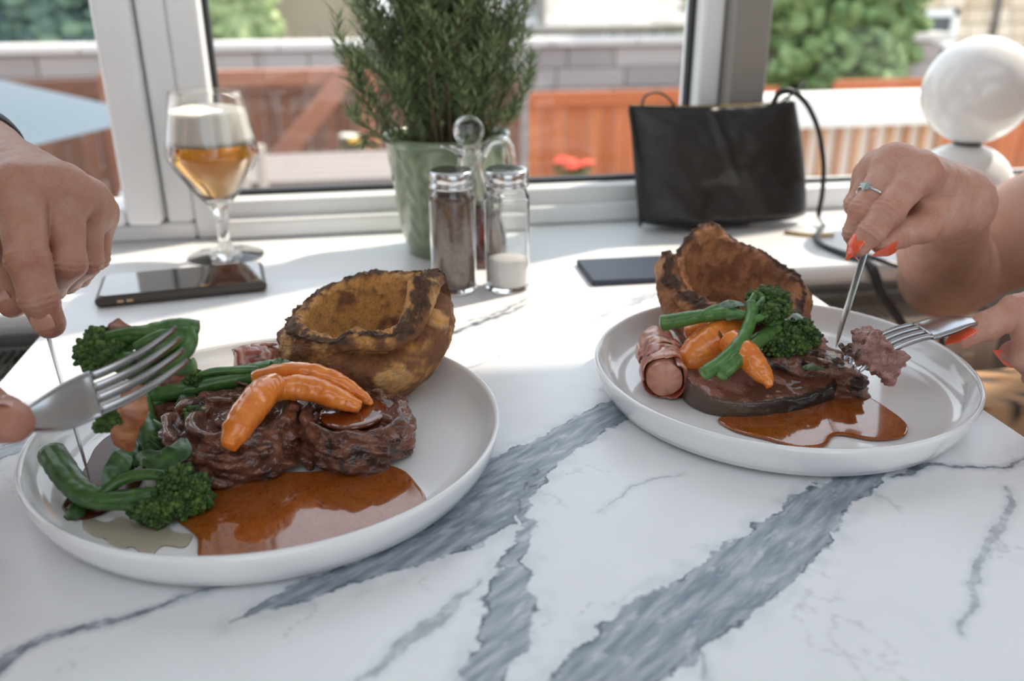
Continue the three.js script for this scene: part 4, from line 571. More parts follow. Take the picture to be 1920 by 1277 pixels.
tag(pool('gravy', [[-0.196, -0.494], [-0.190, -0.462], [-0.178, -0.440], [-0.162, -0.428], [-0.150, -0.436], [-0.140, -0.460], [-0.143, -0.492], [-0.148, -0.520], [-0.170, -0.525], [-0.186, -0.510]].map(([x, z]) => [Math.max(x, -0.176) + 0.004, z]), PY + 0.0001, 0.001, M(0x52210f, 0.22, { ior: 1.33 })), 'dark gravy smear under the cut broccolini stem', 'gravy');
tag(pool('gravy', [[-0.158, -0.432], [-0.146, -0.424], [-0.139, -0.428], [-0.130, -0.420], [-0.120, -0.422], [-0.108, -0.408], [-0.099, -0.404], [-0.101, -0.393], [-0.112, -0.396], [-0.117, -0.388], [-0.128, -0.398], [-0.134, -0.394], [-0.143, -0.408], [-0.153, -0.412]], PY + 0.0001, 0.0003, M(0xffffff, 0.1, { transmission: 1, thickness: 0.001, ior: 1.35, attenuationColor: new THREE.Color(0.75, 0.45, 0.16), attenuationDistance: 0.006 })), 'thin pale streak of gravy on the plate beside the broccolini head', 'gravy');
tag(pool('gravy', [[0.218, -0.476], [0.240, -0.480], [0.270, -0.485], [0.305, -0.492], [0.329, -0.492], [0.335, -0.470], [0.334, -0.447], [0.323, -0.4335], [0.303, -0.4325], [0.283, -0.443], [0.268, -0.431], [0.252, -0.432], [0.238, -0.445], [0.222, -0.460]], PY + 0.0001, 0.0013, gravyM), 'pool of brown gravy in front of the flat beef slice', 'gravy');
tag(pool('gravy', [[0.190, -0.538], [0.1885, -0.522], [0.205, -0.512], [0.217, -0.526], [0.214, -0.550]], PY + 0.0001, 0.0008, glazeM), 'small dark gravy puddle under the bacon wrapped sausage', 'gravy');
tag(pool('gravy_glaze', [[-0.034, -0.486], [-0.020, -0.497], [0.002, -0.494], [0.006, -0.478], [-0.004, -0.464], [-0.022, -0.461], [-0.033, -0.472]], PY + 0.0225, 0.0022, glazeM, rollB), 'glossy gravy pooled on the beef');

// ---- carrots
function carrot(label, pts, radii, seed) { const t = tag(obj('carrot', sweep(pts, radii, { seg: 60, rad: 20, rough: 0.0011, roughScale: 110, color: (t, th, p, cap) => { const a = fbm3(p.x * 90 + seed, p.y * 90, p.z * 90, 3), ring = 0.5 + 0.5 * n3(t * 40 + seed, 1, 2); return mixc(mixc([0.72, 0.175, 0.018], [0.85, 0.27, 0.04], clamp(0.5 + a)), [0.42, 0.09, 0.012], 0.25 * smooth(0.6, 0.95, ring) + (cap ? 0.2 : 0)); } }), carrotM), label, 'carrot'); return t; }
carrot('glossy glazed carrot leaning down over the rolled beef', [[-0.0575, 0.8035, -0.489], [-0.064, 0.803, -0.477], [-0.071, 0.7995, -0.463], [-0.0775, 0.794, -0.449], [-0.0815, 0.789, -0.440]], [0.0062, 0.0092, 0.0094, 0.0082, 0.0042], 1);
carrot('short orange carrot tucked under the long thin carrot', [[-0.062, 0.7975, -0.490], [-0.048, 0.799, -0.490], [-0.034, 0.797, -0.487], [-0.020, 0.792, -0.481], [-0.010, 0.788, -0.478]], [0.0066, 0.008, 0.0078, 0.0066, 0.0035], 2);
carrot('long thin curved carrot across the beef towards the pudding', [[-0.073, 0.800, -0.505], [-0.056, 0.8035, -0.503], [-0.038, 0.8035, -0.499], [-0.022, 0.7985, -0.494], [-0.009, 0.791, -0.489], [-0.003, 0.785, -0.4865]], [0.0048, 0.006, 0.0062, 0.0055, 0.0038, 0.002], 3);
carrot('large glossy carrot between the sausage and the broccolini stems', [[0.208, 0.7785, -0.524], [0.219, 0.7845, -0.5245], [0.233, 0.7905, -0.5285], [0.247, 0.796, -0.536], [0.258, 0.800, -0.545]], [0.0065, 0.0125, 0.0145, 0.0135, 0.0085], 4);
carrot('pointed carrot end poking out below the broccolini stem', [[0.236, 0.800, -0.512], [0.242, 0.796, -0.500], [0.2465, 0.7905, -0.490], [0.250, 0.785, -0.481], [0.2515, 0.781, -0.4755]], [0.0085, 0.0092, 0.0082, 0.0056, 0.0024], 5);
carrot('small carrot piece behind the large glossy carrot', [[0.222, 0.7895, -0.552], [0.234, 0.7935, -0.550], [0.246, 0.797, -0.549]], [0.0055, 0.0075, 0.0065], 6);

// ---- broccolini
function broccolini(label, { stalk, r, branches = [], heads = [], leaves = [], tone = 1 }, seed) {
  const t = thing('broccolini', label, 'vegetable'), R = rng(seed), stem = (k) => (tt, th, p, cap) => { const a = fbm3(p.x * 120, p.y * 120, p.z * 120, 2), st = 0.5 + 0.5 * Math.sin(th * 5 + seed); let c = mixc([0.034, 0.105, 0.020], [0.085, 0.195, 0.045], clamp(0.45 + a + 0.25 * st)); if (cap) c = [0.22, 0.36, 0.12]; return c.map((v) => v * k * tone); };
  obj('stalk', sweep(stalk, r, { seg: 46, rad: 14, rough: 0.0007, roughScale: 140, color: stem(1) }), greenM, t);
  for (const [pts, rr] of branches) obj('branch', sweep(pts, rr, { seg: 18, rad: 9, color: stem(0.95) }), greenM, t);
  const bud = new THREE.IcosahedronGeometry(1, 1).attributes.position;
  for (const { at, size, n = 170, squash = 0.8 } of heads) {
    const P = [], C = [];
    for (let i = 0; i < n; i++) {
      const u = 1 - 2 * (i + 0.5) / n, a = i * 2.39996, q = Math.sqrt(1 - u * u), lump = 0.78 + 0.34 * n3(Math.cos(a) * q * 2.2 + seed, u * 2.2, Math.sin(a) * q * 2.2), d = V(q * Math.cos(a), u * squash, q * Math.sin(a)), o = V(...at).addScaledVector(d, size * lump * (0.86 + 0.2 * R())), br = 0.0011 + 0.0009 * R(), c = mixc([0.022, 0.058, 0.013], [0.15, 0.22, 0.045], R() * R());
      for (let k = 0; k < bud.count; k++) { const x = bud.getX(k), y = bud.getY(k), z = bud.getZ(k), al = x * d.x + y * d.y + z * d.z; P.push(o.x + (x + d.x * al * 0.5) * br, o.y + (y + d.y * al * 0.5) * br, o.z + (z + d.z * al * 0.5) * br); C.push(...c); }
    }
    const core = new THREE.IcosahedronGeometry(size * 0.74, 2).scale(1, squash, 1).translate(...at), cp = core.attributes.position; for (let k = 0; k < cp.count; k++) { P.push(cp.getX(k), cp.getY(k), cp.getZ(k)); C.push(0.03, 0.072, 0.018); }
    const g = new THREE.BufferGeometry(); g.setAttribute('position', new THREE.Float32BufferAttribute(P, 3)); g.setAttribute('color', new THREE.Float32BufferAttribute(C, 3)); const gm = mergeVertices(g, 1e-6); gm.computeVertexNormals();
    tag(obj('floret', gm, budM, t), null, null, null, 'stuff');
  }
  for (const [pts, w, up] of leaves) obj('leaf', sweep(pts, w, { seg: 26, rad: 14, flat: 0.09, up: up ?? [0.1, 1, 0.25], rough: 0.0009, roughScale: 150, color: (tt, th, p) => { const mid = Math.exp(-((Math.sin(th)) ** 2) / 0.02), a = fbm3(p.x * 130, p.y * 130, p.z * 130, 2); return mixc([0.020, 0.062, 0.018], [0.085, 0.17, 0.05], clamp(0.3 + a + mid * 0.5)); } }), greenM, t);
  return t;
}
broccolini('broccolini with a thick cut stem and spread dark head at the plate edge', { stalk: [[-0.1837, 0.7760, -0.4735], [-0.1735, 0.7730, -0.4572], [-0.1634, 0.7700, -0.4435], [-0.1539, 0.7690, -0.4342], [-0.1411, 0.7690, -0.4292], [-0.1272, 0.7720, -0.4256], [-0.1166, 0.7730, -0.4248]], r: [0.0078, 0.0076, 0.0072, 0.0066, 0.0052, 0.0045, 0.004],
  branches: [[[[-0.1572, 0.7700, -0.4353], [-0.1504, 0.7680, -0.4283], [-0.1361, 0.7680, -0.4241], [-0.1214, 0.7680, -0.4179]], [0.0042, 0.0032, 0.0028, 0.0024]], [[[-0.1493, 0.7710, -0.4312], [-0.1368, 0.7780, -0.4348], [-0.1198, 0.7800, -0.4328], [-0.1066, 0.7780, -0.4255]], [0.0036, 0.0034, 0.0032, 0.0028]], [[[-0.1303, 0.7720, -0.4251], [-0.1165, 0.7700, -0.4216], [-0.1078, 0.7690, -0.4175]], [0.003, 0.0026, 0.0022]], [[[-0.1196, 0.7800, -0.4317], [-0.1090, 0.7800, -0.4337], [-0.1023, 0.7800, -0.4297]], [0.0028, 0.0024, 0.002]]],
  heads: [{ at: [-0.1091, 0.7760, -0.4310], size: 0.0105, n: 240 }, { at: [-0.1003, 0.7720, -0.4272], size: 0.0095, n: 220 }, { at: [-0.1108, 0.7690, -0.4222], size: 0.0095, n: 220 }, { at: [-0.1204, 0.7670, -0.4188], size: 0.008, n: 170 }, { at: [-0.1280, 0.7660, -0.4248], size: 0.007, n: 130 }, { at: [-0.0978, 0.7670, -0.4241], size: 0.0075, n: 160 }, { at: [-0.1047, 0.7660, -0.4206], size: 0.007, n: 140 }, { at: [-0.1164, 0.7640, -0.4166], size: 0.006, n: 110 }],
  leaves: [[[[-0.1617, 0.7640, -0.4382], [-0.1632, 0.7620, -0.4321], [-0.1674, 0.7605, -0.4290]], [0.004, 0.006, 0.002]], [[[-0.1448, 0.7750, -0.4319], [-0.1405, 0.7820, -0.4360], [-0.1374, 0.7860, -0.4456], [-0.1374, 0.7860, -0.4558]], [0.003, 0.0062, 0.006, 0.001], [0.5, 0.6, 0.7]]], tone: 0.8 }, 101);
broccolini('long broccolini stalk lying level along the back of the beef', { stalk: [[-0.0596, 0.7900, -0.5380], [-0.0787, 0.7900, -0.5329], [-0.1014, 0.7890, -0.5293], [-0.1206, 0.7870, -0.5259], [-0.1371, 0.7840, -0.5258], [-0.1459, 0.7820, -0.5238]], r: [0.0082, 0.0078, 0.0074, 0.0066, 0.0058, 0.005],
  branches: [[[[-0.0730, 0.7940, -0.5305], [-0.0904, 0.7970, -0.5269], [-0.1013, 0.7980, -0.5250], [-0.1095, 0.7960, -0.5244]], [0.0034, 0.0028, 0.0024, 0.002]], [[[-0.1247, 0.7840, -0.5282], [-0.1385, 0.7800, -0.5220], [-0.1457, 0.7780, -0.5199]], [0.004, 0.0036, 0.003]]],
  heads: [{ at: [-0.1123, 0.7950, -0.5246], size: 0.0055, n: 90 }],
  leaves: [[[[-0.0675, 0.7940, -0.5237], [-0.0605, 0.7980, -0.5234], [-0.0583, 0.8000, -0.5338]], [0.002, 0.0065, 0.0015], [0.3, 0.4, 0.8]], [[[-0.0609, 0.7960, -0.5263], [-0.0558, 0.7980, -0.5276], [-0.0516, 0.7960, -0.5263]], [0.002, 0.006, 0.0015]]], tone: 1.05 }, 102);
broccolini('short bent broccolini stem between the fork and the beef', { stalk: [[-0.1447, 0.7840, -0.5195], [-0.1394, 0.7810, -0.5004], [-0.1335, 0.7770, -0.4831], [-0.1295, 0.7700, -0.4726]], r: [0.0068, 0.0072, 0.0066, 0.0055],
  branches: [[[[-0.1347, 0.7800, -0.4945], [-0.1246, 0.7780, -0.4876], [-0.1170, 0.7790, -0.4884], [-0.1122, 0.7810, -0.4920]], [0.0045, 0.004, 0.0034, 0.003]], [[[-0.1328, 0.7770, -0.4797], [-0.1265, 0.7720, -0.4767], [-0.1218, 0.7680, -0.4741]], [0.005, 0.0058, 0.0056]]],
  heads: [{ at: [-0.1077, 0.7830, -0.4929], size: 0.0072, n: 140 }, { at: [-0.1124, 0.7780, -0.4909], size: 0.0058, n: 90 }, { at: [-0.1413, 0.7700, -0.4728], size: 0.0062, n: 100 }],
  leaves: [[[[-0.1365, 0.7800, -0.4472], [-0.1278, 0.7840, -0.4457], [-0.1167, 0.7840, -0.4413], [-0.1090, 0.7860, -0.4464], [-0.1075, 0.7880, -0.4567]], [0.002, 0.0055, 0.0068, 0.0075, 0.002], [0.1, 0.9, 0.45]], [[[-0.1431, 0.7760, -0.4393], [-0.1385, 0.7800, -0.4464], [-0.1359, 0.7850, -0.4531], [-0.1364, 0.7870, -0.4650]], [0.003, 0.006, 0.0055, 0.001], [0.5, 0.5, 0.7]], [[[-0.1214, 0.7840, -0.5093], [-0.1159, 0.7860, -0.5155], [-0.1088, 0.7840, -0.5130]], [0.001, 0.005, 0.0015]]], tone: 0.85 }, 103);
broccolini('bunched broccolini speared on the raised fork', { stalk: [[-0.0890, 0.8568, -0.4462], [-0.0969, 0.8593, -0.4442], [-0.1079, 0.8578, -0.4455], [-0.1214, 0.8538, -0.4505], [-0.1337, 0.8492, -0.4552]], r: [0.0042, 0.0048, 0.0046, 0.004, 0.0032],
  branches: [[[[-0.0941, 0.8575, -0.4452], [-0.0929, 0.8529, -0.4387], [-0.0956, 0.8481, -0.4349], [-0.1054, 0.8436, -0.4347]], [0.0045, 0.0046, 0.004, 0.0034]], [[[-0.0955, 0.8549, -0.4400], [-0.1066, 0.8515, -0.4339], [-0.1167, 0.8460, -0.4311]], [0.0042, 0.004, 0.003]], [[[-0.0950, 0.8557, -0.4424], [-0.1067, 0.8570, -0.4383], [-0.1202, 0.8505, -0.4423]], [0.0038, 0.0034, 0.0026]], [[[-0.0911, 0.8412, -0.4335], [-0.1033, 0.8402, -0.4352], [-0.1179, 0.8386, -0.4414]], [0.0042, 0.0042, 0.003]], [[[-0.0984, 0.8595, -0.4456], [-0.0980, 0.8620, -0.4466]], [0.0026, 0.0024]], [[[-0.1075, 0.8575, -0.4431], [-0.1251, 0.8557, -0.4509], [-0.1411, 0.8506, -0.4592]], [0.0036, 0.003, 0.0024]], [[[-0.1181, 0.8467, -0.4382], [-0.1314, 0.8439, -0.4471], [-0.1412, 0.8410, -0.4530]], [0.003, 0.0028, 0.0024]]],
  heads: [{ at: [-0.1428, 0.8502, -0.4604], size: 0.0066, n: 110 }, { at: [-0.1386, 0.8464, -0.4570], size: 0.0068, n: 120 }, { at: [-0.1497, 0.8400, -0.4596], size: 0.0066, n: 110 }, { at: [-0.1434, 0.8386, -0.4546], size: 0.0066, n: 110 }, { at: [-0.1511, 0.8439, -0.4625], size: 0.0052, n: 80 }, { at: [-0.1364, 0.8428, -0.4507], size: 0.006, n: 90 }, { at: [-0.1309, 0.8469, -0.4493], size: 0.006, n: 90 }, { at: [-0.1389, 0.8120, -0.4427], size: 0.0062, n: 120 }, { at: [-0.1438, 0.8053, -0.4474], size: 0.005, n: 80 }],
  leaves: [[[[-0.1087, 0.8402, -0.4361], [-0.1170, 0.8377, -0.4365], [-0.1255, 0.8395, -0.4409], [-0.1332, 0.8383, -0.4450]], [0.003, 0.006, 0.005, 0.002], [0.2, 0.6, 0.7]], [[[-0.0963, 0.8483, -0.4395], [-0.1039, 0.8458, -0.4398], [-0.1129, 0.8451, -0.4410]], [0.002, 0.005, 0.002], [0.2, 0.6, 0.7]]], tone: 0.9 }, 104);
broccolini('broccolini with a straight pale stem across the pudding front', { stalk: [[0.2000, 0.8020, -0.5451], [0.2125, 0.8050, -0.5412], [0.2278, 0.8090, -0.5362], [0.2424, 0.8120, -0.5297], [0.2533, 0.8120, -0.5235]], r: [0.0056, 0.0053, 0.0048, 0.0042, 0.0036],
  branches: [[[[0.2250, 0.8100, -0.5341], [0.2370, 0.8140, -0.5360], [0.2515, 0.8140, -0.5333]], [0.0034, 0.003, 0.0026]]],
  heads: [{ at: [0.2699, 0.8080, -0.5334], size: 0.008, n: 170 }],
  leaves: [[[[0.2336, 0.8140, -0.5323], [0.2448, 0.8180, -0.5321], [0.2540, 0.8180, -0.5283]], [0.002, 0.0058, 0.0015]], [[[0.2387, 0.8100, -0.5232], [0.2488, 0.8120, -0.5264], [0.2571, 0.8120, -0.5302]], [0.0015, 0.0045, 0.002]]], tone: 1.15 }, 105);
broccolini('broccolini with a curved stem and upright bright green head', { stalk: [[0.2104, 0.7870, -0.4888], [0.2229, 0.7930, -0.4919], [0.2359, 0.8000, -0.4982], [0.2475, 0.8070, -0.5092], [0.2553, 0.8140, -0.5198], [0.2581, 0.8190, -0.5291]], r: [0.0049, 0.0048, 0.0047, 0.0045, 0.0042, 0.0038],
  branches: [[[[0.2546, 0.8140, -0.5199], [0.2633, 0.8190, -0.5259], [0.2704, 0.8220, -0.5361]], [0.003, 0.0028, 0.0022]], [[[0.2534, 0.8120, -0.5152], [0.2660, 0.8140, -0.5178], [0.2795, 0.8140, -0.5282]], [0.003, 0.0026, 0.002]], [[[0.2581, 0.8190, -0.5291], [0.2640, 0.8230, -0.5344], [0.2685, 0.8220, -0.5319]], [0.0028, 0.0022, 0.0018]]],
  heads: [{ at: [0.2741, 0.8200, -0.5367], size: 0.0088, n: 210 }, { at: [0.2640, 0.8200, -0.5363], size: 0.0058, n: 100 }, { at: [0.2795, 0.8140, -0.5282], size: 0.0078, n: 170 }, { at: [0.2674, 0.8150, -0.5212], size: 0.0085, n: 190 }, { at: [0.2849, 0.8180, -0.5405], size: 0.006, n: 110 }],
  leaves: [[[[0.2372, 0.8020, -0.5290], [0.2354, 0.8000, -0.5193], [0.2382, 0.7970, -0.5117]], [0.0012, 0.0048, 0.0012], [0.6, 0.4, 0.7]]], tone: 1.15 }, 106);
broccolini('broccolini with a stout cut stem and full dark drooping head', { stalk: [[0.2210, 0.7870, -0.4860], [0.2324, 0.7920, -0.4925], [0.2479, 0.7970, -0.5033], [0.2639, 0.8000, -0.5141], [0.2772, 0.8000, -0.5217]], r: [0.0053, 0.0054, 0.0054, 0.0052, 0.0046],
  branches: [[[[0.2695, 0.8040, -0.5230], [0.2866, 0.8020, -0.5293], [0.2982, 0.7980, -0.5313]], [0.0036, 0.003, 0.0026]], [[[0.2714, 0.8000, -0.5177], [0.2868, 0.7960, -0.5200], [0.2954, 0.7920, -0.5204]], [0.0036, 0.003, 0.0026]], [[[0.2662, 0.7960, -0.5139], [0.2753, 0.7900, -0.5153], [0.2839, 0.7860, -0.5156]], [0.0036, 0.003, 0.0024]]],
  heads: [{ at: [0.2958, 0.7970, -0.5281], size: 0.0105, n: 260 }, { at: [0.3002, 0.7910, -0.5240], size: 0.0095, n: 220 }, { at: [0.2888, 0.7880, -0.5196], size: 0.0105, n: 260 }, { at: [0.2771, 0.7880, -0.5169], size: 0.009, n: 200 }, { at: [0.2804, 0.7960, -0.5192], size: 0.0105, n: 240 }, { at: [0.2702, 0.7950, -0.5156], size: 0.0085, n: 180 }],
  leaves: [[[[0.2874, 0.8050, -0.5275], [0.2971, 0.8050, -0.5311], [0.3032, 0.8020, -0.5305]], [0.002, 0.0055, 0.002]], [[[0.2825, 0.7840, -0.4929], [0.2903, 0.7840, -0.4932], [0.2968, 0.7830, -0.4908]], [0.0015, 0.0045, 0.0015]]], tone: 1.1 }, 107);

// ---- bacon wrapped sausages, ham and small bits
function pigInBlanket(label, path, r, turns, seed) {
  const t = thing('wrapped_sausage', label, 'sausage'), cv = new THREE.CatmullRomCurve3(path.map((p) => V(...p)));
  obj('sausage', sweep(path, path.map((_, i) => r * (i === 0 || i === path.length - 1 ? 0.86 : 1)), { seg: 40, rad: 24, rough: 0.0009, roughScale: 90, color: (tt, th, p, cap) => { const a = fbm3(p.x * 160, p.y * 160, p.z * 160, 3); return mixc([0.56, 0.25, 0.17], [0.36, 0.11, 0.06], clamp(0.4 + 1.3 * a - (cap ? 0.3 : 0))); } }), baconM, t);
  for (let k = 0; k < turns; k++) { const pts = [], ax = [], n = 26, a0 = k * 2.1 + seed; for (let i = 0; i <= n; i++) { const u = (k + 0.25 + 0.85 * i / n) / (turns + 0.75), p = cv.getPoint(clamp(u * 0.86)), d = cv.getTangent(clamp(u * 0.86)), a = Math.abs(d.y) < 0.9 ? V(0, 1, 0) : V(1, 0, 0); a.addScaledVector(d, -a.dot(d)).normalize(); const b = d.clone().cross(a), th = a0 + i / n * 6.6, q = r * (1.04 + 0.05 * Math.sin(i * 1.1 + k) + (i > n - 3 ? 0.07 : 0)); pts.push(p.addScaledVector(a, Math.cos(th) * q).addScaledVector(b, Math.sin(th) * q).toArray()); }
    
    obj('bacon', sweep(pts, pts.map((_, i) => r * (0.46 + 0.08 * Math.sin(i * 0.9 + k * 2))), { seg: 70, rad: 14, flat: 0.17, upAt: (tt, p) => { let best = cv.getPoint(0), bd = 9; for (let q = 0; q <= 20; q++) { const c = cv.getPoint(q / 20), l = c.distanceTo(p); if (l < bd) { bd = l; best = c; } } return p.clone().sub(best).normalize(); }, rough: 0.0008, roughScale: 160, color: (tt, th, p) => { const s = n3(Math.sin(th) * 1.5 + k * 3 + seed, tt * 3, 1) + 0.4 * fbm3(p.x * 150, p.y * 150, p.z * 150, 2); return mixc(mixc([0.36, 0.075, 0.045], [0.70, 0.40, 0.29], smooth(-0.05, 0.3, s)), [0.10, 0.03, 0.02], smooth(0.45, 0.8, n3(p.x * 120 + 4, p.y * 120, p.z * 120))); } }), baconM, t); }
  return t;
}
pigInBlanket('thick bacon wrapped sausage standing at the plate edge', [[0.1928, 0.7745, -0.5110], [0.1970, 0.7755, -0.5277], [0.2021, 0.7770, -0.5501], [0.2060, 0.7790, -0.5690]], 0.0142, 3, 0.5);
pigInBlanket('bacon wrapped sausage mostly hidden behind the dark pudding', [[-0.0933, 0.7780, -0.5766], [-0.0792, 0.7780, -0.5797], [-0.0634, 0.7760, -0.5833]], 0.0125, 3, 1.7);
tag(obj('crispy_bacon', sweep([[-0.1217, 0.8287, -0.4424], [-0.1255, 0.8219, -0.4424], [-0.1286, 0.8132, -0.4415], [-0.1327, 0.8048, -0.4431], [-0.1343, 0.7963, -0.4442], [-0.1338, 0.7885, -0.4464]], [0.002, 0.0065, 0.0085, 0.008, 0.006, 0.002], { seg: 40, rad: 14, flat: 0.22, up: [0.3, 0.3, 0.9], rough: 0.0016, roughScale: 120, color: (t, th, p) => mixc([0.50, 0.20, 0.08], [0.26, 0.07, 0.03], clamp(0.5 + 1.4 * fbm3(p.x * 90, p.y * 90, p.z * 90, 3))) }), baconM), 'curl of crisp bacon hanging below the fork', 'bacon');
tag(obj('crispy_bacon', sweep([[-0.1329, 0.8583, -0.4654], [-0.1330, 0.8543, -0.4637], [-0.1322, 0.8491, -0.4614], [-0.1296, 0.8438, -0.4566]], [0.0012, 0.0055, 0.0085, 0.009], { seg: 24, rad: 12, flat: 0.25, up: [0.2, 0.2, 1], rough: 0.0012, roughScale: 140, color: (t, th, p) => mixc([0.38, 0.13, 0.055], [0.17, 0.05, 0.03], clamp(0.5 + 1.4 * fbm3(p.x * 90, p.y * 90, p.z * 90, 3))) }), baconM), 'pointed scrap of crisp bacon above the speared broccolini', 'bacon');
tag(obj('ham_piece', sdf((x, y, z) => { const c = [-0.1162, 0.8301, -0.4606], d = Math.hypot((x - c[0]) / 1.7, (y - c[1]) * 1.15, (z - c[2]) / 1.1) - 0.0105; return d + 0.004 * fbm3(x * 110, y * 160, z * 110, 3); }, [-0.1422, 0.8041, -0.4866], [-0.0902, 0.8561, -0.4346], 0.0011, (x, y, z) => mixc([0.42, 0.19, 0.15], [0.24, 0.08, 0.05], clamp(0.5 + 1.6 * fbm3(x * 140, y * 240, z * 140, 3)))), meatM), 'lump of pink meat speared behind the broccolini on the fork', 'meat');
tag(obj('onion_petal', sdf((x, y, z) => { const c = [0.3128, 0.7800, -0.5297], q = Math.hypot((x - c[0]) * 1.3, (y - c[1]) * 0.75, z - c[2]); return Math.max(Math.abs(q - 0.0075) - 0.0014, x - c[0] - 0.003) + 0.0006 * n3(x * 200, y * 200, z * 200); }, [0.2978, 0.7650, -0.5447], [0.3278, 0.7950, -0.5147], 0.0009, (x, y, z) => mixc([0.50, 0.23, 0.19], [0.30, 0.10, 0.08], clamp(0.5 + n3(x * 220, y * 220, z * 220)))), baconM), 'small pink onion petal at the tip of the dark broccolini head', 'onion');
tag(obj('beef_chunk', sdf((x, y, z) => { const p = V(x - (0.3154), y - (0.8037), z - (-0.4640)), a = p.x * 0.80 - p.y * 0.60, b = p.x * 0.60 + p.y * 0.80, d = Math.max(Math.abs(a) * 0.80 - 0.0145, Math.abs(b) - 0.0098, Math.abs(p.z) - 0.0095); return d * 0.8 + 0.0036 * fbm3(x * 70, y * 70, z * 70, 2) + 0.001 * (1 - 2 * Math.abs(n3(x * 130, y * 90, z * 130))); }, [0.2854, 0.7737, -0.4940], [0.3454, 0.8337, -0.4340], 0.001, (x, y, z) => { const dark = smooth(0.012, 0.017, (x - (0.3154)) * 0.7 - (y - (0.8037)) * 0.15 + 0.004 * n3(x * 90, y * 90, z * 90)) + smooth(0.014, 0.019, -(x - (0.3154))); return mixc(mixc([0.50, 0.25, 0.21], [0.30, 0.12, 0.10], clamp(0.45 + 1.3 * fbm3(x * 130, y * 200, z * 130, 3))), [0.09, 0.045, 0.03], clamp(dark)); }), meatM), 'torn chunk of pink beef on the fork tips over the plate', 'meat');
// ================================================================ people and cutlery
// joints in metres with a radius each: [x, y, z, r]
const handA = {
  forearm: [[-0.4550, 0.9060, -0.8050, 0.0390], [-0.3066, 0.9272, -0.7203, 0.0330], [-0.2515, 0.9146, -0.6398, 0.0270]],
  palm: [[[-0.2515, 0.9146, -0.6398, 0.0240], [-0.1939, 0.9145, -0.5421, 0.0150]],
    [[-0.2515, 0.9146, -0.6398, 0.0240], [-0.1761, 0.9123, -0.5490, 0.0148]],
    [[-0.2504, 0.9103, -0.6433, 0.0220], [-0.1670, 0.9026, -0.5620, 0.0135]],
    [[-0.2493, 0.9043, -0.6461, 0.0200], [-0.1640, 0.8909, -0.5742, 0.0120]],
    [[-0.2468, 0.9024, -0.6284, 0.0220], [-0.2237, 0.8833, -0.5726, 0.0150]]],
  fingers: [[[-0.1943, 0.9150, -0.5401, 0.0138], [-0.1866, 0.8810, -0.5082, 0.0112], [-0.1835, 0.8592, -0.5041, 0.0099], [-0.1816, 0.8438, -0.5050, 0.0088]],
    [[-0.1758, 0.9117, -0.5520, 0.0132], [-0.1731, 0.8725, -0.5286, 0.0106], [-0.1928, 0.8527, -0.5490, 0.0094], [-0.2132, 0.8511, -0.5683, 0.0088]],
    [[-0.1682, 0.9006, -0.5680, 0.0118], [-0.1702, 0.8666, -0.5520, 0.0098], [-0.1890, 0.8504, -0.5694, 0.0088], [-0.2057, 0.8505, -0.5833, 0.0080]],
    [[-0.1658, 0.8877, -0.5820, 0.0104], [-0.1710, 0.8626, -0.5724, 0.0086], [-0.1864, 0.8483, -0.5845, 0.0078], [-0.2006, 0.8484, -0.5958, 0.0072]],
    [[-0.2409, 0.8888, -0.5943, 0.0155], [-0.2295, 0.8703, -0.5594, 0.0125], [-0.2166, 0.8581, -0.5423, 0.0110], [-0.2093, 0.8479, -0.5334, 0.0090]]],
};
const handB = {
  forearm: [[-0.4700, 0.7350, -0.4600, 0.0390], [-0.3252, 0.7611, -0.4625, 0.0330], [-0.2769, 0.7927, -0.4344, 0.0270]],
  palm: [[[-0.2769, 0.7927, -0.4344, 0.0240], [-0.2326, 0.8221, -0.4280, 0.0150]],
    [[-0.2769, 0.7927, -0.4344, 0.0240], [-0.2295, 0.8124, -0.4180, 0.0148]],
    [[-0.2771, 0.7902, -0.4334, 0.0220], [-0.2317, 0.8004, -0.4134, 0.0135]],
    [[-0.2773, 0.7877, -0.4324, 0.0200], [-0.2391, 0.7869, -0.4145, 0.0120]],
    [[-0.2739, 0.7976, -0.4360, 0.0220], [-0.2371, 0.8292, -0.4208, 0.0150]]],
  fingers: [[[-0.2326, 0.8221, -0.4280, 0.0140], [-0.2104, 0.8322, -0.4394, 0.0110], [-0.1967, 0.8241, -0.4413, 0.0096], [-0.1846, 0.8209, -0.4357, 0.0082]],
    [[-0.2295, 0.8124, -0.4180, 0.0140], [-0.2076, 0.8049, -0.4221, 0.0112], [-0.2176, 0.7807, -0.4411, 0.0098], [-0.2341, 0.7701, -0.4505, 0.0088]],
    [[-0.2317, 0.8004, -0.4134, 0.0128], [-0.2151, 0.7875, -0.4216, 0.0105], [-0.2280, 0.7649, -0.4418, 0.0093], [-0.2431, 0.7567, -0.4520, 0.0084]],
    [[-0.2391, 0.7869, -0.4145, 0.0115], [-0.2265, 0.7723, -0.4227, 0.0095], [-0.2371, 0.7544, -0.4391, 0.0085], [-0.2509, 0.7473, -0.4494, 0.0076]],
    [[-0.2485, 0.8149, -0.4223, 0.0160], [-0.2154, 0.8305, -0.4088, 0.0132], [-0.1878, 0.8346, -0.3992, 0.0112], [-0.1685, 0.8341, -0.3978, 0.0100]]],
};
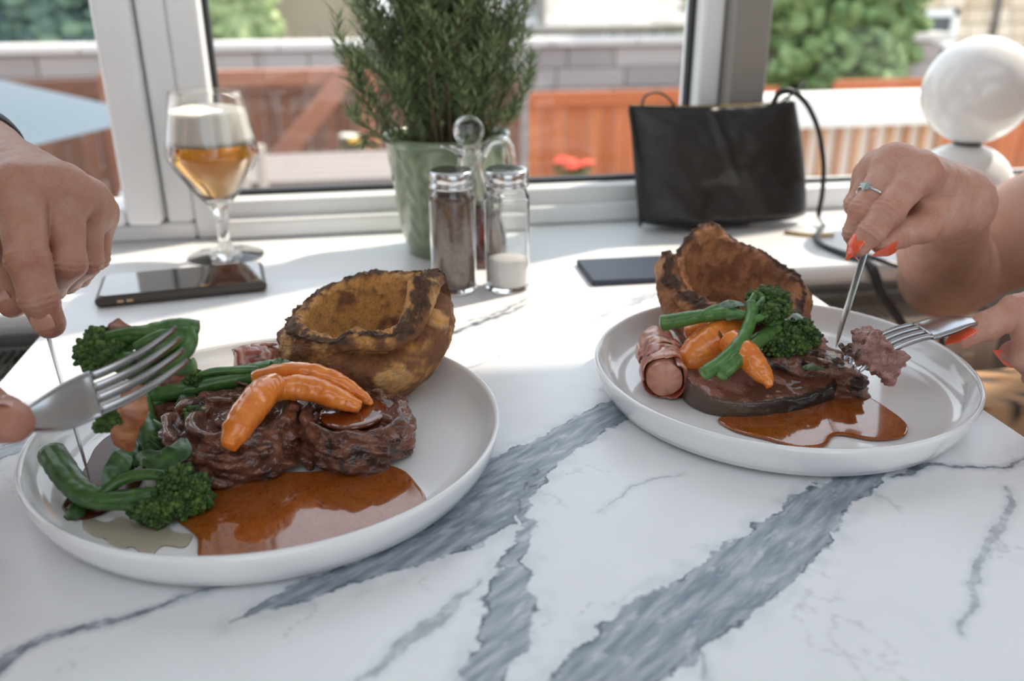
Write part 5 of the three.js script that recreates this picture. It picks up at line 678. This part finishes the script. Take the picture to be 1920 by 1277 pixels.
const handC = {
  forearm: [[0.6096, 0.8171, -0.6863, 0.0430], [0.5484, 0.7635, -0.7184, 0.0410]],
  forearm2: [[0.5484, 0.7635, -0.7184, 0.0410], [0.4878, 0.8091, -0.6492, 0.0340], [0.4377, 0.8666, -0.5775, 0.0245]],
  palm: [[[0.4306, 0.8737, -0.5708, 0.0215], [0.3786, 0.9018, -0.5443, 0.0138]],
    [[0.4306, 0.8737, -0.5708, 0.0215], [0.3691, 0.9047, -0.5581, 0.0134]],
    [[0.4359, 0.8725, -0.5748, 0.0200], [0.3672, 0.8988, -0.5735, 0.0122]],
    [[0.4391, 0.8695, -0.5785, 0.0180], [0.3688, 0.8909, -0.5853, 0.0108]],
    [[0.4302, 0.8682, -0.5686, 0.0200], [0.3975, 0.8661, -0.5481, 0.0150]]],
  fingers: [[[0.3786, 0.9018, -0.5443, 0.0132], [0.3497, 0.8796, -0.5269, 0.0098], [0.3393, 0.8656, -0.5272, 0.0086], [0.3330, 0.8554, -0.5285, 0.0072]],
    [[0.3691, 0.9047, -0.5581, 0.0130], [0.3421, 0.8761, -0.5443, 0.0098], [0.3393, 0.8605, -0.5449, 0.0086], [0.3436, 0.8501, -0.5453, 0.0074]],
    [[0.3672, 0.8988, -0.5735, 0.0118], [0.3521, 0.8738, -0.5679, 0.0092], [0.3653, 0.8557, -0.5746, 0.0082], [0.3797, 0.8525, -0.5762, 0.0074]],
    [[0.3688, 0.8909, -0.5853, 0.0104], [0.3608, 0.8714, -0.5852, 0.0082], [0.3761, 0.8566, -0.5895, 0.0072], [0.3909, 0.8542, -0.5915, 0.0066]],
    [[0.4136, 0.8671, -0.5567, 0.0150], [0.3845, 0.8641, -0.5386, 0.0112], [0.3646, 0.8622, -0.5324, 0.0096], [0.3519, 0.8553, -0.5307, 0.0078]]],
};
const handD = {
  forearm: [[0.6818, 0.7482, -0.4916, 0.0380], [0.5829, 0.7931, -0.4835, 0.0290], [0.5251, 0.8108, -0.4789, 0.0240]],
  palm: [[[0.5251, 0.8108, -0.4789, 0.0210], [0.4493, 0.8296, -0.4724, 0.0138]],
    [[0.5251, 0.8108, -0.4789, 0.0210], [0.4470, 0.8152, -0.4614, 0.0135]],
    [[0.5249, 0.8074, -0.4776, 0.0200], [0.4515, 0.7987, -0.4592, 0.0122]],
    [[0.5246, 0.8040, -0.4762, 0.0180], [0.4621, 0.7833, -0.4619, 0.0108]],
    [[0.5121, 0.8044, -0.4675, 0.0200], [0.4543, 0.7966, -0.4414, 0.0150]]],
  fingers: [[[0.4493, 0.8296, -0.4724, 0.0130], [0.4092, 0.8268, -0.4639, 0.0100], [0.3927, 0.8162, -0.4667, 0.0088], [0.3800, 0.8087, -0.4691, 0.0074]],
    [[0.4470, 0.8152, -0.4614, 0.0130], [0.4130, 0.8166, -0.4525, 0.0102], [0.4130, 0.7998, -0.4520, 0.0088], [0.4351, 0.7874, -0.4573, 0.0078]],
    [[0.4515, 0.7987, -0.4592, 0.0118], [0.4224, 0.7998, -0.4504, 0.0096], [0.4269, 0.7847, -0.4521, 0.0084], [0.4470, 0.7772, -0.4565, 0.0076]],
    [[0.4621, 0.7833, -0.4619, 0.0104], [0.4344, 0.7846, -0.4508, 0.0084], [0.4420, 0.7706, -0.4546, 0.0075], [0.4555, 0.7661, -0.4559, 0.0068]],
    [[0.4661, 0.7958, -0.4500, 0.0150], [0.4368, 0.7911, -0.4487, 0.0112], [0.4230, 0.7945, -0.4591, 0.0096], [0.4137, 0.7966, -0.4648, 0.0078]]],
};
const chain = (pts) => pts.slice(1).map((b, i) => capsule(...pts[i].slice(0, 3), pts[i][3], ...b.slice(0, 3), b[3]));
function chainField(pts, k) { const c = chain(pts), lo = [0, 1, 2].map((a) => Math.min(...pts.map((p) => p[a] - p[3]))), hi = [0, 1, 2].map((a) => Math.max(...pts.map((p) => p[a] + p[3]))); return (x, y, z) => { const ex = Math.max(lo[0] - x, 0, x - hi[0]), ey = Math.max(lo[1] - y, 0, y - hi[1]), ez = Math.max(lo[2] - z, 0, z - hi[2]), e = ex + ey + ez; if (e > 0.03) return e * 0.577; let d = c[0](x, y, z); for (let i = 1; i < c.length; i++) d = smin(d, c[i](x, y, z), k); return d; }; }
// one hand with its wrist: metacarpals joined softly, five separate fingers, knuckle creases
function handField(h) {
  const palm = h.palm.map((p) => chainField(p, 0.004)), fing = h.fingers.map((p) => chainField(p, 0.0022)), arms = [h.forearm, h.forearm2].filter(Boolean).map((p) => chainField(p, 0.012));
  const creases = h.fingers.flatMap((p, i) => (i < 4 ? [1, 2] : [1, 2]).map((j) => ({ o: p[j], d: V(p[j + 1][0] - p[j - 1][0], p[j + 1][1] - p[j - 1][1], p[j + 1][2] - p[j - 1][2]).normalize() })));
  return (x, y, z) => {
    let p = 1; for (const f of palm) p = smin(p, f(x, y, z), 0.011); for (const f of arms) p = smin(p, f(x, y, z), 0.012);
    let q = 1; for (const f of fing) q = smin(q, f(x, y, z), 0.0012);
    let d = smin(p, q, 0.0075);
    if (Math.abs(d) < 0.004) { for (const { o, d: a } of creases) { const dx = x - o[0], dy = y - o[1], dz = z - o[2], r2 = dx * dx + dy * dy + dz * dz; if (r2 < 0.0003) { const s = dx * a.x + dy * a.y + dz * a.z; d += 0.0006 * Math.cos(s * 1800) * Math.exp(-(s * s) / 0.000028) * smooth(0.0175, 0.009, Math.sqrt(r2)); d -= 0.0007 * Math.exp(-(s * s) / 0.00003); } } d += 0.00012 * n3(x * 500, y * 500, z * 500) + 0.0004 * n3(x * 70, y * 70, z * 70); }
    return d;
  };
}
const skinColour = (tone, warm) => { return (h) => { const red = h.fingers.flatMap((p) => [p[0], p[1], p[3]]); return (x, y, z) => { const m = fbm3(x * 60, y * 60, z * 60, 3), f = n3(x * 420, y * 420, z * 420); let k = 0; for (const p of red) { const d = Math.hypot(x - p[0], y - p[1], z - p[2]); if (d < 0.022) k = Math.max(k, smooth(0.022, 0.008, d)); } return mixc(tone, warm, clamp(0.28 + 0.7 * m + 0.45 * k)).map((v) => v * (0.95 + 0.07 * f)); }; }; };
function handGeometry(h, tone, warm, cell = 0.0015) {
  const all = [...h.palm.flat(), ...h.fingers.flat(), ...(h.forearm2 ?? [])], lo = [0, 1, 2].map((a) => Math.min(...all.map((p) => p[a] - p[3])) - 0.006), hi = [0, 1, 2].map((a) => Math.max(...all.map((p) => p[a] + p[3])) + 0.006);
  return sdf(handField(h), lo, hi, cell, skinColour(tone, warm)(h));
}
// a nail on the last bone of a finger; face = the way the back of the finger points
const TOWARD = V(-0.157, 0.379, 0.912), UPV = V(0.068, 0.925, -0.373), RIGHT = V(0.985, -0.003, 0.172);
function nail(parent, finger, face, length, width, past, material, label) {
  const a = V(...finger[2].slice(0, 3)), b = V(...finger[3].slice(0, 3)), r = finger[3][3], d = b.clone().sub(a).normalize(), n = face.clone().addScaledVector(d, -face.dot(d)).normalize();
  const P = (s, k) => b.clone().addScaledVector(d, s).addScaledVector(n, r * k).toArray();
  const m = obj('nail', sweep(past > 0.003 ? [P(-length, 0.92), P(-length * 0.5, 0.94), P(0.002, 0.86), P(past * 0.6, 0.55), P(past, 0.35)] : [P(-length, 0.88), P(-length * 0.55, 0.93), P(0, 0.90), P(past, 0.72)], past > 0.003 ? [width * 0.7, width, width * 0.95, width * 0.6, width * 0.12] : [width * 0.72, width, width, width * 0.78], { seg: 24, rad: 20, flat: 0.16, up: n.toArray() }), material, parent);
  if (label) m.userData.label = label; return m;
}
const skinM = vc(0.48, { bumpMap: bumpTexture((u, v) => 0.5 + 0.35 * fbm2(u * 60, v * 60, 3) + 0.3 * fbm2(u * 10, v * 34, 3)), bumpScale: 0.0004, clearcoat: 0.12, clearcoatRoughness: 0.45, sheen: 0.15 });
// whole seated figure: bare body in one mesh, clothes and hair as children
function person(label, J, hands, tone, warm, cloth, legsCloth, hairColour, longHair, sleeve) {
  const t = thing('person', label, 'person'), c = (...p) => chainField(p, 0.03), H = J.head;
  const torso = [c([...J.pelvis, 0.135], [...J.waist, 0.115], [...J.chest, 0.135], [J.neck[0], J.neck[1] - 0.06, J.neck[2], 0.07]), c([...J.shoulders[0], 0.06], [...J.shoulders[1], 0.06])];
  const arms = J.arms.map((a) => c(...a)), legs = J.legs.map((a) => c(...a)), neck = c([J.neck[0], J.neck[1] - 0.05, J.neck[2], 0.052], [...J.neck, 0.048], [H[0], H[1] - 0.05, H[2], 0.05]);
  const fx = J.facing, face = (x, y, z) => { // skull, jaw, nose, ears, lips, eye sockets; the face looks along x * facing
    const u = (x - H[0]) * fx, v = y - H[1], w = z - H[2]; let d = (Math.hypot(u / 0.096, v / 0.115, w / 0.076) - 1) * 0.076;
    d = smin(d, Math.hypot((u - 0.035) / 1.1, v + 0.075, w / 0.95) - 0.045, 0.03); d = smin(d, Math.hypot((u - 0.098) * 1.0, (v + 0.012) * 0.5, w * 1.4) - 0.013, 0.012);
    d = smin(d, Math.hypot(u - 0.082, (v + 0.052) * 1.8, w * 0.55) - 0.013, 0.008); for (const s of [-1, 1]) { d = smin(d, Math.hypot((u + 0.005) * 1.1, (v + 0.005) * 0.62, (w - s * 0.078) * 2.4) - 0.018, 0.006); d = Math.max(d, -(Math.hypot(u - 0.098, (v - 0.006) * 1.5, w - s * 0.032) - 0.014)); }
    return d; };
  const bare = (x, y, z) => { let d = 1; for (const f of [...torso, ...arms, ...legs]) d = smin(d, f(x, y, z), 0.03); d = smin(d, neck(x, y, z), 0.02); return d; };
  const plain = () => skinColour(tone, warm)({ fingers: [] });
  const geo = [sdf(bare, J.lo, J.hi, 0.013, plain()), sdf((x, y, z) => smin(face(x, y, z), neck(x, y, z), 0.015), [H[0] - 0.13, H[1] - 0.17, H[2] - 0.11], [H[0] + 0.13, H[1] + 0.13, H[2] + 0.11], 0.0045, plain()), ...hands.map((h, i) => handGeometry(h, tone, warm, i ? 0.0018 : 0.0012)), ...hands.map((h) => sdf(chainField(h.forearm, 0.01), [0, 1, 2].map((a) => Math.min(...h.forearm.map((p) => p[a] - p[3])) - 0.01), [0, 1, 2].map((a) => Math.max(...h.forearm.map((p) => p[a] + p[3])) + 0.01), 0.0045, plain()))];
  obj('body', geo, skinM, t);
  const sl = (i) => chainField([J.arms[i][0], J.arms[i][0].map((v, k) => mix(v, J.arms[i][1][k], sleeve))], 0.02);
  obj('top', sdf((x, y, z) => { let d = 1; for (const f of [...torso, sl(0), sl(1)]) d = smin(d, f(x, y, z), 0.035); return Math.max(d - 0.012 + 0.003 * n3(x * 14, y * 9, z * 14), J.pelvis[1] - 0.06 - y); }, J.lo, J.hi, 0.0125, cloth.colour), cloth.material, t).userData.label = cloth.label;
  obj(legsCloth.name, sdf((x, y, z) => { let d = torso[0](x, y, z); for (const f of legs) d = smin(d, f(x, y, z), 0.05); return Math.max(d - 0.011 + 0.003 * n3(x * 13, y * 13, z * 13), y - J.pelvis[1] - 0.13, legsCloth.hem - y); }, J.lo, J.hi, 0.0125, legsCloth.colour), cloth.material, t).userData.label = legsCloth.label;
  for (const s of [-1, 1]) { const e = obj('eye', new THREE.SphereGeometry(0.0115, 20, 14), M(0xf0ece6, 0.2), t); e.position.set(H[0] + fx * 0.083, H[1] + 0.006, H[2] + s * 0.032); const i = obj('iris', new THREE.SphereGeometry(0.0058, 16, 10), M(0x4a3524, 0.2), e); i.position.set(fx * 0.0075, -0.001, 0); }
  obj('hair', sdf((x, y, z) => { const u = (x - H[0]) * fx, v = y - H[1], w = z - H[2]; let d = (Math.hypot((u + 0.012) / 0.104, (v - 0.012) / 0.122, w / 0.087) - 1) * 0.085; d = Math.max(d, u - 0.045 - v * 0.45 + 0.02, -(v + (u > 0 ? 0.0 : 0.07))); if (longHair) d = smin(d, Math.max((Math.hypot((u + 0.045) / 0.06, (v + 0.09) / 0.17, w / 0.092) - 1) * 0.06, u - 0.015), 0.02); return d + 0.004 * n3(x * 60, y * 18, z * 60); }, [H[0] - 0.14, H[1] - 0.3, H[2] - 0.12], [H[0] + 0.14, H[1] + 0.16, H[2] + 0.12], 0.006, (x, y, z) => hairColour.map((v) => v * (1 + 0.4 * n3(x * 200, y * 30, z * 200)))), vc(0.5), t);
  return t;
}
const manTone = [0.46, 0.245, 0.165], manWarm = [0.43, 0.175, 0.115], ladyTone = [0.62, 0.36, 0.265], ladyWarm = [0.58, 0.255, 0.185];
const leopard = (x, y, z) => { // tan ground, brown centres ringed by broken black
  const s = 34, wx = x * s + 0.6 * n3(x * 40, y * 40, z * 40), wy = y * s + 0.6 * n3(x * 40 + 9, y * 40, z * 40), wz = z * s, a = n3(wx, wy, wz) + 0.15 * n3(wx * 2.6, wy * 2.6, wz * 2.6); const ring = smooth(0.18, 0.28, a) * smooth(0.72, 0.6, a), inn = smooth(0.6, 0.72, a); return mixc(mixc([0.47, 0.27, 0.14], [0.022, 0.018, 0.016], ring), [0.24, 0.11, 0.045], inn); };
{
  const t = person('man in a dark shirt cutting with a knife and lifting broccolini on a fork', {
    facing: 1, pelvis: [-0.86, 0.56, -0.50], waist: [-0.86, 0.72, -0.50], chest: [-0.83, 0.92, -0.50], neck: [-0.80, 1.13, -0.50], head: [-0.77, 1.30, -0.50], shoulders: [[-0.80, 1.05, -0.67], [-0.80, 1.05, -0.33]],
    arms: [[[-0.80, 1.05, -0.67, 0.056], [-0.53, 0.89, -0.82, 0.043], [-0.455, 0.906, -0.805, 0.04], [-0.3066, 0.9272, -0.7203, 0.032]], [[-0.80, 1.05, -0.33, 0.056], [-0.57, 0.80, -0.42, 0.043], [-0.47, 0.735, -0.46, 0.04], [-0.3252, 0.7611, -0.4625, 0.032]]],
    legs: [[[-0.86, 0.55, -0.59, 0.09], [-0.42, 0.53, -0.62, 0.066], [-0.42, 0.10, -0.62, 0.045], [-0.32, 0.05, -0.62, 0.04]], [[-0.86, 0.55, -0.41, 0.09], [-0.42, 0.53, -0.40, 0.066], [-0.42, 0.10, -0.40, 0.045], [-0.32, 0.05, -0.40, 0.04]]],
    lo: [-1.06, 0.0, -0.92], hi: [-0.24, 1.2, -0.22] }, [handA, handB], manTone, manWarm,
    { material: vc(0.85), colour: () => [0.025, 0.028, 0.035], label: 'dark shirt' }, { name: 'trousers', colour: () => [0.03, 0.04, 0.065], hem: 0.1, label: 'dark blue trousers' }, [0.05, 0.03, 0.02], false, 0.9);
  const nm = M(0xbd8a78, 0.32, { clearcoat: 0.5, clearcoatRoughness: 0.2 });
  nail(t, handA.fingers[0], TOWARD.clone().addScaledVector(RIGHT, 0.12), 0.0105, 0.0062, 0.0012, nm); nail(t, handA.fingers[4], TOWARD.clone().addScaledVector(RIGHT, -0.2), 0.006, 0.0062, 0.0026, nm);
  nail(t, handB.fingers[4], UPV, 0.006, 0.0066, 0.003, nm); nail(t, handB.fingers[0], UPV.clone().add(TOWARD), 0.006, 0.0056, 0.0026, nm);
  for (const i of [1, 2, 3]) { nail(t, handA.fingers[i], UPV.clone().negate(), 0.005, 0.0055, 0.0024, nm); }
  const w = handA.forearm, wd = V(w[2][0] - w[1][0], w[2][1] - w[1][1], w[2][2] - w[1][2]).normalize(), band = new THREE.TorusGeometry(0.0305, 0.0035, 10, 48); band.scale(1, 1, 3.4);
  const m = obj('watch_strap', band, M(0x141416, 0.5), t); m.quaternion.setFromUnitVectors(V(0, 0, 1), wd); m.position.set(mix(w[1][0], w[2][0], 0.86), mix(w[1][1], w[2][1], 0.86), mix(w[1][2], w[2][2], 0.86)); m.userData.label = 'black watch strap';
}
{
  const t = person('woman in leopard print with coral nails holding a knife and a fork', {
    facing: -1, pelvis: [1.06, 0.56, -0.64], waist: [1.06, 0.72, -0.63], chest: [1.02, 0.88, -0.60], neck: [0.98, 1.07, -0.58], head: [0.95, 1.23, -0.58], shoulders: [[0.92, 1.00, -0.71], [1.0, 1.00, -0.42]],
    arms: [[[0.92, 1.00, -0.71, 0.05], [0.76, 0.90, -0.66, 0.046], [0.6096, 0.8171, -0.6863, 0.043], [0.5484, 0.7635, -0.7184, 0.041]], [[1.0, 1.00, -0.42, 0.05], [0.84, 0.83, -0.46, 0.044], [0.6818, 0.7482, -0.4916, 0.038], [0.5829, 0.7931, -0.4835, 0.029]]],
    legs: [[[1.06, 0.55, -0.74, 0.092], [0.575, 0.552, -0.735, 0.07], [0.56, 0.12, -0.72, 0.045], [0.48, 0.05, -0.72, 0.036]], [[1.06, 0.55, -0.55, 0.092], [0.63, 0.545, -0.52, 0.066], [0.60, 0.12, -0.52, 0.045], [0.52, 0.05, -0.52, 0.036]]],
    lo: [0.40, 0.0, -0.86], hi: [1.24, 1.16, -0.34] }, [handC, handD], ladyTone, ladyWarm,
    { material: vc(0.8), colour: leopard, label: 'leopard print top' }, { name: 'skirt', colour: leopard, hem: 0.42, label: 'leopard print skirt' }, [0.10, 0.055, 0.03], true, 0.55);
  const coral = M(0xf2613f, 0.16, { clearcoat: 1, clearcoatRoughness: 0.05 });
  nail(t, handC.fingers[0], UPV.clone().multiplyScalar(0.45).addScaledVector(RIGHT, -0.5).add(TOWARD.clone().multiplyScalar(0.75)), 0.0062, 0.0058, 0.0125, coral, 'coral painted nail');
  nail(t, handC.fingers[4], UPV.clone().negate().addScaledVector(TOWARD, 0.9).addScaledVector(RIGHT, 0.4), 0.0062, 0.0058, 0.012, coral, 'coral painted nail');
  nail(t, handC.fingers[1], RIGHT.clone().negate().add(UPV.clone().multiplyScalar(0.3)), 0.0062, 0.0056, 0.012, coral, 'coral painted nail'); for (const i of [2, 3]) nail(t, handC.fingers[i], UPV.clone().negate(), 0.0055, 0.005, 0.011, coral);
  nail(t, handD.fingers[0], UPV.clone().multiplyScalar(0.75).add(TOWARD.clone().multiplyScalar(0.75)), 0.0072, 0.0062, 0.0125, coral, 'coral painted nail'); nail(t, handD.fingers[4], UPV.clone().negate().add(TOWARD), 0.006, 0.006, 0.011, coral); for (const i of [1, 2, 3]) nail(t, handD.fingers[i], RIGHT.clone().add(UPV), 0.0055, 0.005, 0.010, coral);
  const f = handC.fingers[1], q = [0, 1, 2].map((k) => mix(f[0][k], f[1][k], 0.72)), rd = V(f[1][0] - f[0][0], f[1][1] - f[0][1], f[1][2] - f[0][2]).normalize(), ring = obj('ring', new THREE.TorusGeometry(0.0112, 0.0012, 8, 40), M(0xd5d8dc, 0.15, { metalness: 1 }), t); ring.quaternion.setFromUnitVectors(V(0, 0, 1), rd); ring.position.set(...q); ring.userData.label = 'silver ring with a stone';
  const st = obj('stone', new THREE.OctahedronGeometry(0.0042, 0), M(0x9fc4c0, 0.03, { clearcoat: 1 }), ring); st.position.set(...V(-0.9, 0.25, 0.35).applyQuaternion(ring.quaternion.clone().invert()).setZ(0).normalize().multiplyScalar(0.0128).toArray());
}
// chairs under the two diners
for (const [x, z, turn, label] of [[-0.86, -0.5, 0, 'dark wooden chair under the man in the dark shirt'], [1.06, -0.62, Math.PI, 'dark wooden chair under the woman in leopard print']]) {
  const t = thing('dining_chair', label, 'chair', [x, 0, z], turn, 'chairs at the table'), m = M(0x241a15, 0.55);
  obj('seat', box(-0.22, 0.22, 0.385, 0.41, -0.215, 0.215, 0.01), m, t); for (const s of [-1, 1]) { obj('leg', box(0.17, 0.21, 0, 0.385, s * 0.19 - 0.02, s * 0.19 + 0.02, 0.005), m, t); obj('leg', box(-0.225, -0.19, 0, 0.385, s * 0.19 - 0.02, s * 0.19 + 0.02, 0.005), m, t); obj('back_post', box(-0.225, -0.195, 0.41, 0.86, s * 0.19 - 0.018, s * 0.19 + 0.018, 0.005), m, t); }
  obj('back_rail', box(-0.223, -0.197, 0.76, 0.86, -0.172, 0.172, 0.006), m, t); obj('back_rail', box(-0.223, -0.197, 0.56, 0.62, -0.172, 0.172, 0.006), m, t);
}
// ---- cutlery
const KTIP = [0.3191, 0.7859, -0.5173], KTOP = [0.3635, 0.8348, -0.5695];
const cutlery = M(0xb9bbbf, 0.24, { metalness: 1 });
function basis(o, ex, ey) { const x = ex.clone().normalize(), y = ey.clone().addScaledVector(x, -ey.dot(x)).normalize(), z = x.clone().cross(y); return new THREE.Matrix4().makeBasis(x, y, z).setPosition(o); }
// fork along +x (tines at +x), width along y, tines rise towards +z
function fork(label, M4, len, bend) {
  const t = thing('fork', label, 'fork'), zc = (x) => x > 0 ? bend * (0.9 * x * x / 0.05) : -0.0035 * Math.sin(Math.min(1, -x / 0.05) * Math.PI) , put = (g) => g.applyMatrix4(M4);
  const plate = (outline, thick, nx) => { const P = [], I = [], ny = 8; for (const s of [1, -1]) for (let i = 0; i <= nx; i++) for (let j = 0; j <= ny; j++) { const [x, a, b] = outline(i / nx), y = mix(a, b, j / ny); P.push(x, y, zc(x) + s * thick / 2 - 0.0016 * (1 - ((2 * j / ny - 1) ** 2)) * smooth(-0.04, -0.015, x)); }
    const W = ny + 1, o = (nx + 1) * W; for (let i = 0; i < nx; i++) for (let j = 0; j < ny; j++) { const a = i * W + j, b = a + 1, c = a + W, d = c + 1; I.push(a, c, b, b, c, d, o + a, o + b, o + c, o + b, o + d, o + c); } for (let i = 0; i < nx; i++) { const a = i * W, c = a + W; I.push(a, o + a, c, c, o + a, o + c); const b = i * W + ny, d = b + W; I.push(b, d, o + b, d, o + d, o + b); } for (let j = 0; j < ny; j++) { I.push(j, j + 1, o + j, j + 1, o + j + 1, o + j); const e = nx * W + j; I.push(e, o + e, e + 1, e + 1, o + e, o + e + 1); }
    const g = new THREE.BufferGeometry(); g.setAttribute('position', new THREE.Float32BufferAttribute(P, 3)); g.setIndex(I); g.computeVertexNormals(); return g; };
  obj('head', put(plate((u) => { const x = mix(-0.045, 0.004, u), w = 0.0032 + 0.0098 * Math.pow(smooth(0.05, 0.8, u), 0.9) + 0.0002 * u; return [x, -w, w]; }, 0.0019, 34)), cutlery, t);
  for (let k = 0; k < 4; k++) obj('tine', put(plate((u) => { const x = mix(0.0035, 0.050, u), c = (k - 1.5) * 0.0068, w = mix(0.0022, 0.0008, Math.pow(u, 2.2)); return [x, c - w, c + w]; }, 0.0018, 20)), cutlery, t);
  obj('handle', put(sweep([[-0.043, 0, -0.0012], [-0.07, 0, 0.001], [-0.11, 0, 0.002], [-0.15, 0, 0.001], [-len, 0, -0.002]], [0.0033, 0.0030, 0.0036, 0.0052, 0.0085], { seg: 40, rad: 16, flat: 0.38, up: [0, 0, 1] })), cutlery, t);
  return t;
}
function knife(label, tip, top, side, len) {
  const t = thing('table_knife', label, 'knife'), A = V(...tip), d = V(...top).sub(A).normalize(), P = (s, q = 0) => A.clone().addScaledVector(d, s).addScaledVector(side, q).toArray(), up = side.clone().cross(d).normalize();
  obj('blade', sweep([P(0, 0.0015), P(0.006, 0.001), P(0.02), P(0.05), P(0.088), P(0.098)], [0.0012, 0.0042, 0.0072, 0.0088, 0.0085, 0.0048], { seg: 40, rad: 16, flat: 0.11, up: up.toArray() }), cutlery, t);
  obj('handle', sweep([P(0.096), P(0.106), P(0.13), P(0.17), P(len)], [0.0044, 0.0046, 0.0055, 0.0068, 0.0072], { seg: 30, rad: 16, flat: 0.55, up: up.toArray() }), cutlery, t); return t;
}
knife('table knife under the man\'s pointing finger, tip in the gravy', [-0.1635, 0.7612, -0.4645], [-0.1855, 0.8335, -0.5105], TOWARD.clone().addScaledVector(RIGHT, 0.42), 0.17);
knife('table knife held point down by the woman with coral nails', KTIP, KTOP, TOWARD.clone().addScaledVector(RIGHT, 0.02).addScaledVector(UPV, 0.3), 0.165);
const camDir = (r, u, k) => RIGHT.clone().multiplyScalar(r).addScaledVector(UPV, u).addScaledVector(TOWARD, k);
fork('fork lifting speared broccolini above the plate of rolled beef', basis(V(-0.1385, 0.8375, -0.4135), camDir(0.90, 0.33, -0.28), camDir(-0.38, 0.80, -0.45)), 0.19, 0.40);
fork('fork with its tines down in a torn chunk of beef', basis(V(0.3525, 0.8150, -0.4700), camDir(-0.95, -0.10, 0.12), camDir(-0.25, 0.35, -0.90)), 0.19, 0.42);
renderer.render(scene, camera);
